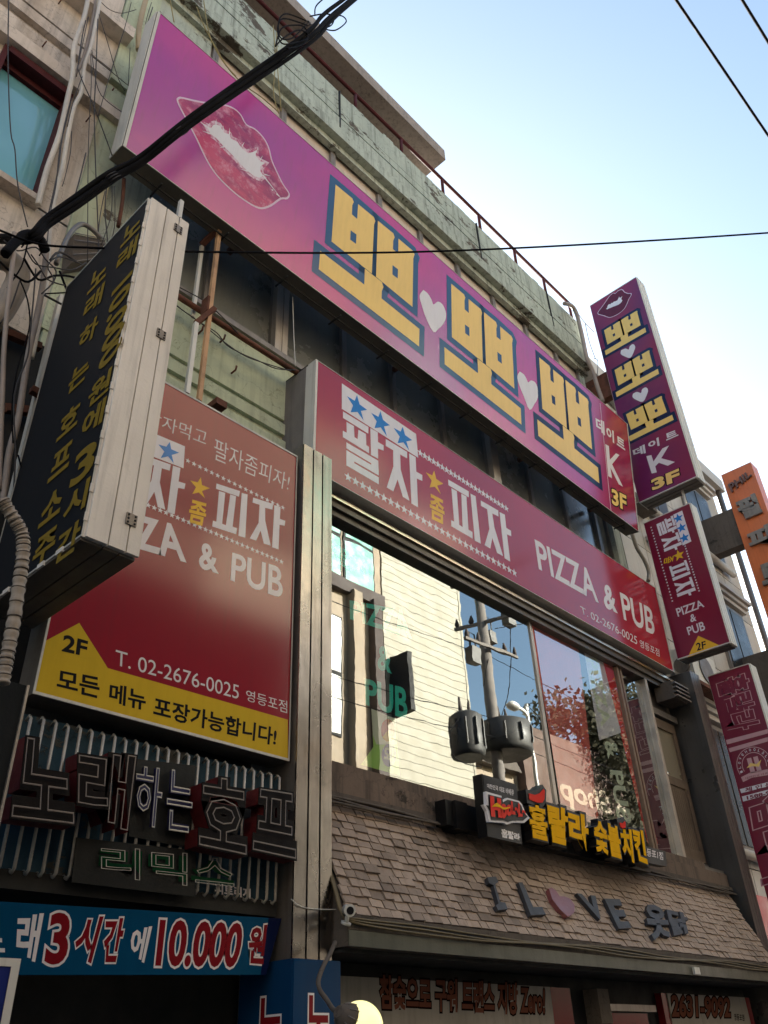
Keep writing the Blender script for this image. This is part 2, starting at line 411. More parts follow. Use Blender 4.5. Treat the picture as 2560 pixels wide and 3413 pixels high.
# ================================================================ MAIN BUILDING
BL = thing('commercial_building', 'old green painted commercial building carrying the purple and red shop signs', 'building', (5.7, 4.4, 0))
wall = MB()
bx(1.42, 10.0, 4.42, 12, 7.3, 8.0, wall)                     # band between third and top floor windows
bx(1.42, 10.0, 4.75, 12, 5.45, 7.3, wall); bx(1.42, 10.0, 4.75, 12, 8.0, 9.8, wall); bx(1.42, 10.0, 4.43, 12, 9.77, 10.0, wall)
bx(9.85, 10.0, 4.4, 4.75, 7.99, 9.56, wall)                  # end piers
bx(9.8, 10.0, 4.4, 4.75, 4.0, 7.31, wall)
bx(1.42, 2.0, 4.4, 4.75, 5.5, 7.31, wall); bx(1.42, 2.35, 4.4, 4.75, 7.99, 9.56, wall)
wall.build('wall', m_green, BL)
w2 = MB(); bx(1.42, 3.72, 4.40, 12, 4.78, 5.47, w2); bx(1.42, 3.72, 4.43, 12, 4.72, 4.78, w2); bx(1.42, 3.72, 4.385, 12, 4.60, 4.72, w2)
bx(1.42, 3.72, 4.42, 12, 4.52, 4.60, w2); bx(1.42, 3.72, 4.37, 12, 4.1, 4.52, w2)
w2.build('wall', m_green2, BL)['label'] = 'pale green flaking wall with rust stains'
w3 = MB(); bx(3.72, 10.0, 4.45, 12, 4.0, 5.45, w3); bx(-8, 3.5, 4.31, 12, -1.7, 4.1, w3); bx(3.5, 10.2, 7.5, 12, -1.7, 4.0, w3); bx(3.5, 10.2, 4.5, 7.5, -1.7, 1.2, w3)
bx(10.0, 10.3, 4.5, 7.5, 1.2, 4.0, w3)
w3.build('wall', m_dim, BL)['label'] = 'dark wall behind the signs'
# parapet: stepped bands with two grooves, broken top edge
pb = MB(); bx(1.42, 10.05, 4.24, 4.6, 9.60, 9.80, pb); bx(1.42, 10.05, 4.27, 4.6, 9.80, 10.08, pb); bx(1.42, 10.05, 4.33, 4.6, 10.08, 10.13, pb)
bx(1.42, 10.05, 4.28, 4.6, 10.13, 10.27, pb); bx(1.42, 10.05, 4.30, 4.6, 10.27, 10.29, pb); bx(1.42, 10.05, 4.285, 4.6, 10.29, 10.70, pb)
bx(1.42, 10.05, 4.34, 4.42, 9.50, 9.60, pb)
rp = random.Random(5)                                         # crumbled upper edge
xx = 1.42
while xx < 10.0:
    w_ = rp.uniform(.05, .22); bx(xx, min(10.05, xx+w_), 4.29+rp.uniform(0, .03), 4.5, 10.70, 10.70+rp.uniform(.01, .06), pb); xx += w_+.001
pb.build('parapet', m_green, BL)
vj = MB()
for x in (4.19, 7.1, 9.0): bx(x, x+.018, 4.262, 4.29, 9.79, 10.7, vj)
vj.build('joint', m_dark, BL)
bx(1.0, 10.0, 4.6, 12, 9.55, 10.2).build('roof', m_grey, BL)
# roof room under a projecting slab
rr = MB(); bx(-1.0, 6.0, 4.9, 10, 10.2, 11.6, rr); rr.build('roof_room', m_canopy, BL)
bx(-2.0, 6.46, 4.25, 10.5, 11.61, 11.86).build('roof_slab', m_canopy, BL)
# rail on the parapet
RL = thing('roof_railing', 'rusty dark red pipe railing along the green parapet', 'railing', (6, 4.33, 12.5))
MB().tube([(1.4, 4.33, H0+11.14), (5.0, 4.33, H0+11.15), (10.0, 4.33, H0+11.16)], .028, 8).build('rail', m_red, RL)
for x in (2.2, 3.55, 4.55, 5.48, 6.4, 7.3, 8.25, 9.1, 9.9):
    MB().tube([(x, 4.33, H0+10.75), (x+.01, 4.33, H0+11.13)], .024, 6).build('post', m_red, RL)

def window(x0, x1, y, z0, z1, frame_mat, pane_mat, parent, cols=1, fw=.035, rail=None, name='window'):
    """frame with its own pane(s)"""
    f = MB()
    bx(x0, x0+fw, y-.05, y+.04, z0, z1, f); bx(x1-fw, x1, y-.05, y+.04, z0, z1, f)
    bx(x0+fw, x1-fw, y-.05, y+.04, z0, z0+fw, f); bx(x0+fw, x1-fw, y-.05, y+.04, z1-fw, z1, f)
    for i in range(1, cols):
        xm = x0 + (x1-x0)*i/cols; bx(xm-fw*.6, xm+fw*.6, y-.04, y+.035, z0+fw, z1-fw, f)
    if rail: bx(x0+fw, x1-fw, y-.036, y+.03, rail-fw*.5, rail+fw*.5, f)
    fo = f.build(name, frame_mat, parent)
    w = (x1-x0)/cols
    for i in range(cols): bx(x0+w*i+.004, x0+w*(i+1)-.004, y-.004, y+.004, z0+.01, z1-.01).build('pane', pane_mat, fo)
    return fo
# top floor windows: cream blinds behind dusty glass
m_blind = M('cream_blind', (.66, .56, .49), .5, 0, .35, 1.1, .3, coat=.4)
m_fr = M('weathered_frame', (.25, .23, .22), .5, .4, .5, 4, .4)
xs = [1.55, 2.43, 3.42, 4.22, 5.06, 5.87, 6.68, 7.51, 8.35, 9.19, 9.86]
for i in range(len(xs)-1): window(xs[i], xs[i+1]-.004, 4.46, 8.02, 9.76, m_fr, m_blind, BL)
bx(1.5, 9.9, 4.40, 4.42, 9.765, 9.80).build('window_head', m_fr, BL)
# third floor windows
m_gl3 = M('dark_film_glass', (.20, .21, .195), .2, 0, .5, .8, .2, spec=.9, coat=.8)
xs = [2.0, 2.72, 3.49, 4.43, 5.2, 6.05, 6.9, 7.81, 8.65, 9.48, 9.8]
for i in range(len(xs)-1): window(xs[i]+.002, xs[i+1]-.002, 4.52, 5.5, 7.28, m_alud, m_gl3, BL, fw=.03)
for x in (3.49, 6.9):
    q = MB(); bx(x-.04, x+.04, 4.40, 4.466, 5.5, 7.28, q); bx(x+.055, x+.12, 4.41, 4.466, 5.5, 7.28, q); q.build('mullion', m_alu, BL)
bx(1.9, 9.8, 4.34, 4.47, 5.44, 5.50).build('sill', m_alud, BL)

# ---- second floor shop window
WN = thing('shop_window', 'wide aluminium shop window reflecting the buildings across the street', 'window', (6.5, 4.2, H0+1.7))
fr = MB()
bx(3.62, 9.96, 4.10, 4.30, 3.86, 3.98, fr); bx(3.62, 9.96, 4.13, 4.30, 3.80, 3.86, fr)
fr.build('window_head', M('bronze_frame', (.10, .085, .07), .35, .6, .5, 3, .4), WN)
bx(3.62, 9.96, 4.075, 4.10, 3.925, 3.955).build('trim', M('bright_strip', (.75, .62, .48), .15, 1., .2, 2), WN)
bx(3.62, 9.5, 4.08, 4.30, 1.66, 1.74).build('sill', m_sill, WN)
m_glass = glassm('shop_glass', (.93, .97, .96), .36, .0004)
def mull(x, y0, y1, w, mat, nm='mullion'): bx(x, x+w, y0, y1, 1.74, 3.80).build(nm, mat, WN)
mull(6.80, 4.18, 4.194, .02, m_alu); mull(6.86, 4.205, 4.24, .03, m_alu)
mull(8.55, 4.17, 4.24, .045, M('brown_frame', (.20, .14, .10), .45, .3, .5, 3, .4)); mull(8.64, 4.18, 4.24, .04, MC['brown_frame'])
mull(9.14, 4.13, 4.20, .06, m_alu)
for a, b in ((3.62, 6.80), (6.905, 8.55), (8.69, 9.14)): bx(a, b, 4.195, 4.203, 1.74, 3.80).build('pane', m_glass, WN)
# room behind
RM = thing('pub_room', 'dim pub room seen through the shop window', 'room', (6.5, 5.5, H0+1.2))
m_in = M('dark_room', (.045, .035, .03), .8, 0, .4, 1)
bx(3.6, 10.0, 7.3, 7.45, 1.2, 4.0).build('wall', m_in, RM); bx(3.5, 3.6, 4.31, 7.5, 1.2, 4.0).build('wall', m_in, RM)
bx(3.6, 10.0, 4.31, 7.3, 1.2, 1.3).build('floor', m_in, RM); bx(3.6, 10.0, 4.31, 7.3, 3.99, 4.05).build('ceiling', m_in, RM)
# posters and lettering stuck inside the glass
pg = PY(4.215)
m_pred = flat('translucent_red', (.85, .20, .18), coat=0); m_teal = flat('teal_letter', (.08, .75, .6), coat=0); m_lgt = flat('light_letter', (.8, .8, .65), coat=0); m_lime = flat('lime_print', (.5, .8, .2), coat=0)
PO = thing('window_banner', 'tall red window banner with sideways PIZZA & PUB behind the glass', 'banner', (8.3, 4.21, H0+1.8))
shape([L(c2, (248,150),(380,215),(735,1790),(650,1790))], pg, 0, flat('banner_red', (.85, .03, .05), coat=0), PO, 'sheet')
shape([L(c2, (100,75),(248,152),(428,860),(245,925))], pg, .002, flat('pale_banner_end', (.85, .75, .85), coat=0), PO, 'sheet')
text('PIZZA', L(c2, (225,230),(350,800),(262,812),(130,235)), pg, .004, m_lgt, PO, .03, lab=None)
text('&', L(c2, (385,925),(410,1050),(320,1080),(280,935)), pg, .004, m_lgt, PO, .03)
text('PUB', L(c2, (435,1180),(525,1640),(400,1620),(330,1170)), pg, .004, m_lgt, PO, .03)
PO2 = thing('window_poster', 'translucent pale red panel behind the glass beside the mullion', 'poster', (7.5, 4.21, H0+1.8))
shape([[(1764,2045),(1925,2135),cW(1245,960),cW(930,820)]], pg, 0, m_pred, PO2, 'sheet')
LT = thing('window_lettering', 'green vinyl shop lettering on the left pane of the shop window', 'lettering', (4.5, 4.21, H0+3))
text('팔자', L(c3, (275,1640),(600,1840),(600,2010),(275,1800)), pg, 0, m_teal, LT, .03)
text('PIZZA', L(c4, (415,0),(905,90),(940,330),(420,160)), pg, 0, m_teal, LT, .03)
text('&', L(c4, (650,375),(760,400),(770,620),(650,580)), pg, 0, m_teal, LT, .03)
text('PUB', L(c4, (540,655),(900,740),(900,1010),(550,880)), pg, 0, m_teal, LT, .03)
PO3 = thing('fruit_sticker', 'pale lime sticker with a red and yellow ball and blue letter on the left pane', 'sticker', (4.4, 4.21, H0+1.9))
shape([L(c4, (598,910),(800,995),(835,1470),(510,1380),(615,1230))], pg, 0, m_lime, PO3, 'sheet')
shape([L(c4, (598,910),(800,995),(810,1210),(640,1210),(610,1130))], pg, .002, m_lgt, PO3)
def ell(c, cx, cy, rx, ry, n=24): return [c(cx+rx*math.cos(2*math.pi*i/n), cy+ry*math.sin(2*math.pi*i/n)) for i in range(n)]
shape([ell(c4, 735, 1090, 57, 95)], pg, .004, flat('ball_red', (.5, .05, .04)), PO3)
shape([L(c4, (690,1150),(735,1090),(790,1160),(770,1180),(720,1185))], pg, .006, m_yel, PO3)
shape([ell(c4, 745, 1300, 60, 98)], pg, .004, flat('ball_blue', (.03, .07, .3)), PO3)
text('와', L(c4, (700,1215),(800,1245),(800,1390),(700,1360)), pg, .006, m_lgt, PO3, .03)

# ---- recess with the little service door at the right end of the window
DR = thing('service_door', 'brown panelled balcony door with frosted glass beside the shop window', 'door', (9.6, 4.25, H0+1.8))
m_dr = M('brown_door', (.13, .09, .062), .6, 0, .55, 3, .6)
d = MB(); bx(9.28, 9.36, 4.24, 4.29, 1.8, 3.42, d); bx(9.86, 9.94, 4.24, 4.29, 1.8, 3.42, d); bx(9.36, 9.86, 4.24, 4.29, 3.30, 3.42, d); bx(9.36, 9.86, 4.24, 4.29, 2.62, 2.72, d); bx(9.36, 9.86, 4.24, 4.29, 1.8, 1.92, d)
d.build('door_frame', m_dr, DR)
bx(9.36, 9.86, 4.262, 4.27, 2.72, 3.30).build('pane', M('frosted_glass', (.20, .17, .12), .3, 0, .3, 1), DR)
for i in range(10): bx(9.362+i*.05, 9.408+i*.05, 4.255, 4.275, 1.92, 2.62).build('slat', m_dr, DR)
MB().sphere((9.33, 4.205, H0+2.70), .03, 10, 8).tube([(9.33, 4.24, H0+2.70), (9.33, 4.2, H0+2.70)], .012).build('handle', M('chrome', (.8, .78, .75), .1, 1, .1), DR)
hd = MB(); bx(9.23, 9.98, 4.20, 4.30, 3.44, 3.52, hd); bx(9.23, 9.98, 4.24, 4.36, 1.70, 1.79, hd); hd.build('lintel', m_alud, DR)
bx(9.23, 9.98, 4.27, 4.31, 3.52, 3.8).build('panel', m_grey, DR)
FN = thing('exhaust_vent', 'small dark louvred vent box above the service door', 'vent', (9.7, 4.1, H0+3.75))
v = MB(); bx(9.55, 9.90, 3.98, 4.22, 3.62, 3.84, v); v.build('housing', m_grey, FN)
for i in range(4): bx(9.545, 9.905, 3.93, 3.98, 3.63+i*.055, 3.65+i*.055).build('louvre', m_alud, FN)

# ---- sooty sill band under the window and shingled skirt roof
SB = thing('sill_band', 'sooty cracked concrete band under the shop window', 'ledge', (6.7, 4.15, H0+1.5))
bx(3.62, 9.98, 4.06, 4.6, 1.49, 1.66).build('band', m_sill, SB); bx(3.62, 9.98, 4.03, 4.06, 1.48, 1.52).build('moulding', m_grey, SB)
bx(9.5, 9.98, 4.08, 4.3, 1.66, 1.70).build('cap', m_alud, SB)
AW = thing('shingle_awning', 'steep brown shingled skirt roof above the ground floor', 'awning', (6.7, 3.9, H0+.6))
X0, X1 = 3.68, 9.90; YT, ZT, YB, ZB = 4.09, 1.485, 3.76, .735
prof = [(YT, ZT), (YB, ZB), (YB-.015, .66), (YB-.02, .57), (YB+.06, .56), (4.3, .56), (4.3, ZT)]
deck = MB().prism([(X0, y+.012, z+H0) for y, z in prof], (X1-X0, 0, 0)); deck.build('deck', m_grey, AW)
sn = Vector((0, -(ZT-ZB), (YB-YT))).normalized(); sn = Vector((0, -abs(sn.y), abs(sn.z))); sv = Vector((0, YT-YB, ZT-ZB)); SL = sv.length; sv.normalize()
m_sh = M('brown_shingle', (.36, .28, .225), .85, 0, .95, 1.3, .35, bmp=.006, bs=45, rand=.45, dirt=(.10, .078, .06))
rows = 14; rh = SL/rows; cnt = 0; rest = MB(); cells = []
for r in range(rows):
    x = X0 + (-.08 if r % 2 else 0) - random.random()*.04
    while x < X1:
        w = .108 + random.uniform(-.035, .04); cells.append((r, x, w)); x += w
cells.sort(key=lambda c: c[1])
for k, (r, x, w) in enumerate(cells):
    a, b = max(x, X0)+.003, min(x+w, X1)-.006
    if b-a < .02: continue
    s0 = r*rh + random.uniform(-.004, .004); hgt = rh*1.12; th = .007+random.random()*.010
    o = Vector((a, YB, ZB+H0)) + sv*s0 + sn*(.010+random.random()*.004)
    up = (sv*hgt - sn*.010)
    sk = random.uniform(-.003, .003)
    mb = rest if k >= 300 else MB()
    mb.obox(o, (b-a, sn.y*sk, sk), up, sn*th)
    if k < 300: mb.build('shingle', m_sh, AW)
ro = rest.build('shingle', m_sh, AW); ro['kind'] = 'stuff'
bx(X0-.01, X1, YB-.03, YB+.0, .655, .735).build('trim', m_grey, AW)
bx(X0-.01, X1, YB-.035, YB+.02, .57, .652).build('fascia', M('olive_fascia', (.07, .075, .055), .5, 0, .5, 3, .5), AW)
bx(X0-.012, X0-.0, YB-.03, 4.3, .57, .66).build('end_board', m_grey, AW)
bx(X0, X1, YB+.02, 4.3, .545, .57).build('soffit', m_dim, AW)
for i in range(3): cable('cable', [(X0+.02, YT-.02-.01*i, H0+ZT-.02)]+[(X0-.015-.008*i, YB+.33*(1-t), H0+ZB+.75*(1-t)) for t in (.2, .5, .8, 1.0)]+[(X0+.05, YB-.045, H0+.71-.012*i)] + [(X0+j*.62, YB-.042-.006*(i), H0+.70-.014*i+.012*math.sin(j*1.7+i)) for j in range(1, 11)], .007, M('yellowed_cable', (.13, .10, .05), .6), parent=AW)
for i in range(3): cable('cable', [(3.66+j*.63, 4.015-.01*i, H0+1.475-.016*i+.01*math.sin(j*2.1+i*2)) for j in range(11)], .009, m_grey, parent=SB)

# ---- ground floor front, only its top shows
SF = thing('chicken_shop', 'white painted ground floor chicken shop with red pillars under the awning', 'shop', (6.7, 4.15, 0))
m_pan = M('grubby_white_panel', (.27, .25, .22), .6, 0, .5, 1.5, .5)
m_sred = flat('shop_red', (.14, .008, .012))
bx(3.66, 9.9, 4.16, 4.3, -1.7, .54).build('backing', m_dim, SF)
bx(3.93, 6.17, 4.08, 4.155, -1.7, .46).build('panel', m_pan, SF); bx(8.05, 9.72, 4.08, 4.155, -1.7, .46).build('panel', m_pan, SF)
for a, b in ((3.80, 3.925), (6.175, 6.46), (7.95, 8.045), (9.725, 9.85)): bx(a, b, 4.09, 4.155, -1.7, .46).build('pillar', m_sred, SF)
bx(7.05, 7.65, 4.10, 4.155, -1.7, .30).build('door', m_sred, SF)
bx(6.75, 6.92, 4.02, 4.155, .22, .46).build('junction_box', m_grey, SF); bx(6.98, 7.75, 4.06, 4.155, .31, .36).build('door_closer', m_alud, SF)
ps = PY(4.08); m_dbr = flat('brown_lettering', (.16, .06, .04), coat=0); m_out = flat('dark_outline', (.012, .007, .007), coat=0)
q = L(cM, (755,735),(1870,810),(1890,985),(770,960))
for bd, of, mm in ((.09, .003, m_out), (.035, .006, m_dbr)): text('참숯으로 구워 트랜스 지방 Zero!', L(cM, (755,722),(1900,790),(1900,1010),(760,962)), ps, of, mm, SF, .035, outl=bd, base=.035)
for bd, of, mm in ((.09, .003, m_out), (.035, .006, m_dbr)): text('2631-9092', L(cS, (1062,948),(1425,965),(1430,1092),(1070,1090)), ps, of, mm, SF, .035, outl=bd, base=.035)
text('영등포점', L(cS, (1450,1065),(1512,1072),(1514,1112),(1452,1108)), ps, .003, m_out, SF, .02)
bx(7.9, 8.0, 3.70, 3.722, .575, .63).build('tag_plate', m_tin, AW)

# I LOVE letters standing on the shingles
psl = Plane((0, YB, ZB+H0), (1, 0, 0), tuple(sv)); 
m_let = M('grey_letter', (.05, .052, .062), .5, .0, .3, 5, spec=.35); m_hrt = M('dusty_red_letter', (.26, .085, .09), .35, 0, .3, 4, spec=.5)
o = shape([L(cr(1280,2560,1280), (425,490),(462,487),(472,510),(458,520),(480,598),(500,598),(512,628),(470,633),(460,612),(472,604),(450,524),(432,516))], psl, .055, m_let, None, 'raised_letter', ext=.035); tag(o, 'dark grey raised letter I on the shingles', 'letter', 'raised letters on the awning')
for ch, qd, lb in (
               ('L', L(cS, (95,285),(160,285),(262,482),(170,488)), 'dark grey raised letter L on the shingles'),
               ('V', L(cS, (455,350),(570,365),(620,480),(575,540)), 'dark grey raised letter V on the shingles'),
               ('E', L(cS, (625,382),(722,385),(790,562),(712,568)), 'dark grey raised letter E on the shingles'),
               ('옷닭', L(cS, (860,395),(1130,470),(1160,590),(915,640)), 'pair of grey Korean letters at the right end of the shingles')):
    o = text(ch, qd, psl, .055, m_let, None, .045, 'raised_letter', ext=.035); tag(o, lb, 'letter', 'raised letters on the awning')
o = shape([L(cS, (280,325),(295,318),(322,335),(345,372),(375,372),(412,388),(438,425),(436,470),(418,488),(395,498),(345,450),(300,390))], psl, .06, m_hrt, None, 'raised_heart', ext=.04)
tag(o, 'dusty red raised heart between the letters L and V on the shingles', 'heart')

# ================================================================ STEEL COLUMNS
def col_(label, x0, x1, y0, y1, z0, z1, nx=3):
    t = thing('steel_column', label, 'column', (x0, y0, 0)); w = (x1-x0)/nx
    bx(x0+.006, x1-.006, y0+.012, y1, z0, z1-.004).build('core', m_dark, t)
    for i in range(nx): bx(x0+w*i+(.0 if i == 0 else .007), x0+w*(i+1)-(0 if i == nx-1 else .007), y0, y0+.012, z0, z1).build('panel', m_steel, t)
    bx(x0, x0+.006, y0+.014, y1, z0, z1).build('side_panel', m_alud, t); bx(x1-.006, x1, y0+.014, y1, z0, z1).build('side_panel', m_alud, t)
    bx(x0, x1, y0+.014, y1, z1-.003, z1).build('cap', m_alud, t); return t
C1 = col_('tall brushed steel clad column left of the shop window', 3.36, 3.655, 3.85, 4.3, -1.7, 4.07)
C2 = thing('steel_column', 'dark steel clad column right of the service door', 'column', (10.02, 3.9, 0))
for i in range(4): bx(10.02+i*.065, 10.08+i*.065, 3.9, 3.92, -.0, 4.08).build('panel', m_alud, C2)
bx(10.02, 10.28, 3.921, 4.5, 0, 4.08).build('core', m_alud, C2)
bx(10.012, 10.019, 3.90, 4.4, -.6, 4.07).build('side_panel', M('dark_side', (.13, .125, .12), .3, .7, .5, 1.2, .4), C2)
BB = thing('blue_column_sign', 'blue wrap sign with red letters around the foot of the steel column', 'sign', (3.5, 3.8, 0))
m_bb = flat('sign_blue', (.006, .045, .13), coat=.3); m_rl = flat('sign_red', (.20, .010, .016), coat=.3)
bx(3.33, 3.675, 3.80, 3.848, -1.7, .50).build('front_panel', m_bb, BB); bx(3.325, 3.35, 3.81, 4.25, -1.7, .50).build('side_panel', m_bb, BB)
pb_ = PY(3.80); px_ = PX(3.325)
for i, ch in enumerate('노래방'):
    z1 = .33 - i*.27
    q1 = [(3.42, z1), (3.60, z1), (3.60, z1-.21), (3.42, z1-.21)]
    for bd, of, mm in ((.07, .003, m_wht), (.03, .006, m_rl)): text(ch, q1, pb_, of, mm, BB, .03, outl=bd, base=.03, px=False)
    q1 = [(-4.08, z1), (-3.87, z1), (-3.87, z1-.21), (-4.08, z1-.21)]
    for bd, of, mm in ((.07, .003, m_wht), (.03, .006, m_rl)): text(ch, q1, px_, of, mm, BB, .03, outl=bd, base=.03, px=False)

# CCTV camera and globe lamp
CC = thing('security_camera', 'white bullet security camera on the corner of the awning', 'camera', (3.66, 3.68, H0+.73))
cp = PY(3.68).hit(cM(535, 285))
MB().tube([cp+Vector((-.03, -.05, -.005)), cp+Vector((.05, .06, .02))], .028, 14).tube([cp+Vector((-.034, -.056, -.006)), cp+Vector((-.028, -.046, -.004))], .033, 14).build('body', M('camera_white', (.62, .62, .6), .35, 0, .3, 5), CC)
MB().tube([cp+Vector((-.036, -.060, -.007)), cp+Vector((-.033, -.055, -.006))], .021, 14).build('lens', m_blk, CC)
MB().tube([cp+Vector((.02, .02, -.01)), cp+Vector((.02, .03, -.06))], .012, 8).tube([cp+Vector((.02, .03, -.05)), cp+Vector((.02, .036, -.062))], .03, 12).build('bracket', m_tin, CC)
cable('camera_cable', [PY(3.84).hit(c) for c in L(cM, (145,200),(190,240),(250,262),(350,272),(485,272))], .003, m_tin, 'thin grey cable from the neon panel to the security camera', 'cable')
GL = thing('globe_lamp', 'glowing pale yellow globe lamp on a curved bracket', 'lamp', (3.2, 3.3, H0))
gp = PY(3.3).hit((1165, 3432)); 
m_gl, t_, b_ = nt('globe_glass'); b_.inputs['Base Color'].default_value = (.8, .75, .35, 1); b_.inputs['Emission Color'].default_value = (.95, .85, .38, 1); b_.inputs['Emission Strength'].default_value = .30; b_.inputs['Roughness'].default_value = .2
gc = PY(3.3).hit((1200, 3424)); rad = .112
MB().sphere(gc, rad, 32, 20).build('globe', m_gl, GL)
hd_ = PY(3.3).hit((1122, 3368)); ax = (hd_-gc).normalized()
MB().tube([gc+ax*.086, gc+ax*.105, gc+ax*.13, gc+ax*.16], [.070, .064, .048, .028], 18).build('cap', m_grey, GL)
for i in range(10):
    a = 2*math.pi*i/10; u = ax.orthogonal().normalized(); w = ax.cross(u); dv = u*math.cos(a)+w*math.sin(a)
    MB().tube([gc+ax*.086+dv*.071, gc+ax*.105+dv*.065, gc+ax*.131+dv*.049], .003, 5).build('rib', m_alud, GL)
cable('arm', [gc+ax*.15]+[PY(3.36+.06*i).hit(p) for i, p in enumerate(L(cM, (435,960),(395,900),(345,830),(335,760),(370,660),(410,590),(450,500)))], .012, m_grey, parent=GL)
# ================================================================ SIGNS
def boxsign(t, pl, poly, depth, face, body=None, rim=.02, facename='face', px=True, grooves=0):
    """face sheet, thin bright rim and tin box behind it"""
    body = body or m_tin
    P3 = [pl.at(*(pl.ab(p) if px else p)) for p in poly]; c = sum(P3, Vector())/len(P3)
    MB().prism([p - pl.n*.004 for p in P3], -pl.n*depth).build('box', body, t)
    inn = [p + (c-p).normalized()*rim*1.3 for p in P3]
    m = MB(); k = len(P3)
    for i in range(k):
        a, b, ci, di = P3[i], P3[(i+1) % k], inn[(i+1) % k], inn[i]
        m.quad(a+pl.n*.004, b+pl.n*.004, ci+pl.n*.004, di+pl.n*.004); m.quad(a-pl.n*.004, b-pl.n*.004, b+pl.n*.004, a+pl.n*.004)
    m.build('rim', m_tin, t)
    me = MB(); me.v = [tuple(p) for p in inn]; me.f = [tuple(range(k))]; me.sm = [False]
    o = me.build(facename, face, t); 
    if o.data.polygons[0].normal.dot(pl.n) < 0: o.data.flip_normals()
    return P3

# ---- big purple sign, leaning out at the top
PP = Plane((0, 4.0, H0+6.12), (1, 0, 0), (-.04, -.135, 1))
PS = thing('purple_shop_sign', 'huge purple sign with lips and yellow Korean letters under the top windows', 'sign', (5, 4, H0+6.1))
boxsign(PS, PP, [(527,36.6),(2091,1413.4),(2130,1773.4),(409.8,485.4)], .20, m_purple, m_soff)
P3 = [PP.hit(p) for p in ((527,36.6),(409.8,485.4))]
MB().prism([P3[0]-PP.n*.008-Vector((.004,0,0)), P3[0]-PP.n*.20-Vector((.004,0,0)), P3[1]-PP.n*.20-Vector((.004,0,0)), P3[1]-PP.n*.008-Vector((.004,0,0))], (-.006, 0, 0)).build('end_panel', m_tin, PS)
for i in range(12):                                              # seams of the soffit
    x = 1.9+i*.68; bx(x, x+.012, 4.03, 4.2, 6.085, 6.10).build('seam', m_dark, PS)
bx(1.6, 9.5, 4.085, 4.095, 6.083, 6.10).build('seam', m_dark, PS)
for x in (2.9, 5.2, 7.6, 9.3):
    for z in (6.5, 8.0): MB().bar((x, 4.2, H0+z), (x, 4.48, H0+z), .05).build('bracket', m_rust, PS)
BBO = [L(cB, (325,130),(530,300),(548,345),(530,385),(525,497),(590,553),(602,370),(795,530),(813,580),(797,625),(770,1225),(275,830)),
       L(cB, (845,575),(1035,730),(1050,780),(1033,820),(1030,925),(1095,975),(1098,795),(1275,945),(1295,990),(1280,1040),(1270,1635),(822,1265)),
       L(cB, (135,945),(677,1360),(685,1165),(895,1330),(912,1390),(893,1440),(890,1530),(1355,1905),(1350,2120),(118,1172))]
HOL = [L(cB, (510,692),(582,745),(575,860),(505,808)), L(cB, (1025,1120),(1092,1172),(1088,1285),(1023,1235))]
ppo = [[PP.ab(p) for p in q] for q in BBO]; pph = [[PP.ab(p) for p in q] for q in HOL]
src3 = [ppo[0][0], ppo[2][8], ppo[2][9]]
def bbo(dst, pl, t, off=.006, g=.085, ink=None):
    A = affine(src3, [pl.ab(p) for p in dst]); sc = (Vector(A(src3[1]))-Vector(A(src3[2]))).length / (Vector(src3[1])-Vector(src3[2])).length
    for q in ([ppo[k][i] for i in (0, 1, 7, 8, 9, 10, 11)] if k < 2 else ppo[2] for k in range(3)): shape([growp([A(p) for p in q], g*sc)], pl, off, ink or m_outb, t, 'outline', px=False)
    w = [[A(p) for p in q] for q in ppo]; h = [[A(p) for p in q] for q in pph]
    for i, q in enumerate(w): shape([q] + ([h[i]] if i < 2 else []), pl, off+.006, m_gold, t, 'letter_stroke', px=False)
m_outb = flat('outline_blue', (.05, .12, .25))
bbo([BBO[0][0], BBO[2][8], BBO[2][9]], PP, PS)
bbo(L(cC, (340,108),(895,1222),(288,745)), PP, PS); bbo(L(cC, (1035,690),(1510,1685),(1028,1310)), PP, PS, ink=m_navy)
HE = [(.0,-1.0),(-.45,-.45),(-.85,.0),(-1.0,.35),(-.93,.68),(-.68,.92),(-.38,.95),(-.12,.78),(0,.5),(.12,.78),(.38,.95),(.68,.92),(.93,.68),(1.0,.35),(.85,.0),(.45,-.45)]
shape([smooth([(*p, 0) for p in [PP.ab(c) for c in L(cC, (120,158),(155,185),(185,235),(200,272),(235,250),(270,270),(296,325),(298,380),(275,430),(240,465),(202,490),(150,400),(105,270),(92,200),(120,158))]], 3)], PP, .006, m_wht, PS, 'heart', px=False)
shape([smooth([(*p, 0) for p in [PP.ab(c) for c in L(cC, (882,802),(915,825),(935,860),(948,888),(972,873),(1005,890),(1025,940),(1024,1010),(1000,1055),(960,1105),(915,1000),(875,900),(863,840),(882,802))]], 3)], PP, .006, m_wht, PS, 'heart', px=False)
LIP = L(cLip, (105,150),(150,122),(300,155),(480,190),(700,215),(830,265),(920,350),(985,465),(1090,520),(1200,630),(1270,760),(1310,920),(1380,1080),(1450,1220),(1530,1345),(1500,1410),(1420,1415),(1300,1500),(1180,1535),(1050,1490),(860,1360),(700,1215),(580,1080),(490,940),(420,800),(350,650),(240,440),(130,230))
INN = L(cLip, (480,490),(540,520),(565,480),(600,470),(650,490),(700,570),(770,600),(790,650),(870,690),(900,740),(960,800),(1000,835),(1060,820),(1105,800),(1100,860),(1150,930),(1215,955),(1160,1000),(1160,1060),(1190,1110),(1150,1142),(1080,1120),(1000,1060),(900,960),(800,850),(700,750),(600,640),(530,590),(510,540))
m_lip, t_, b_ = nt('lip_print'); p_ = pos(t_)
cl_ = mix(t_, ramp(t_, noise(t_, pos(t_, (1, 1, 2.5)), 2.2, 6, .7), [(.35, 0.), (.6, 1.)]), (.24, .03, .13), (.55, .07, .17))
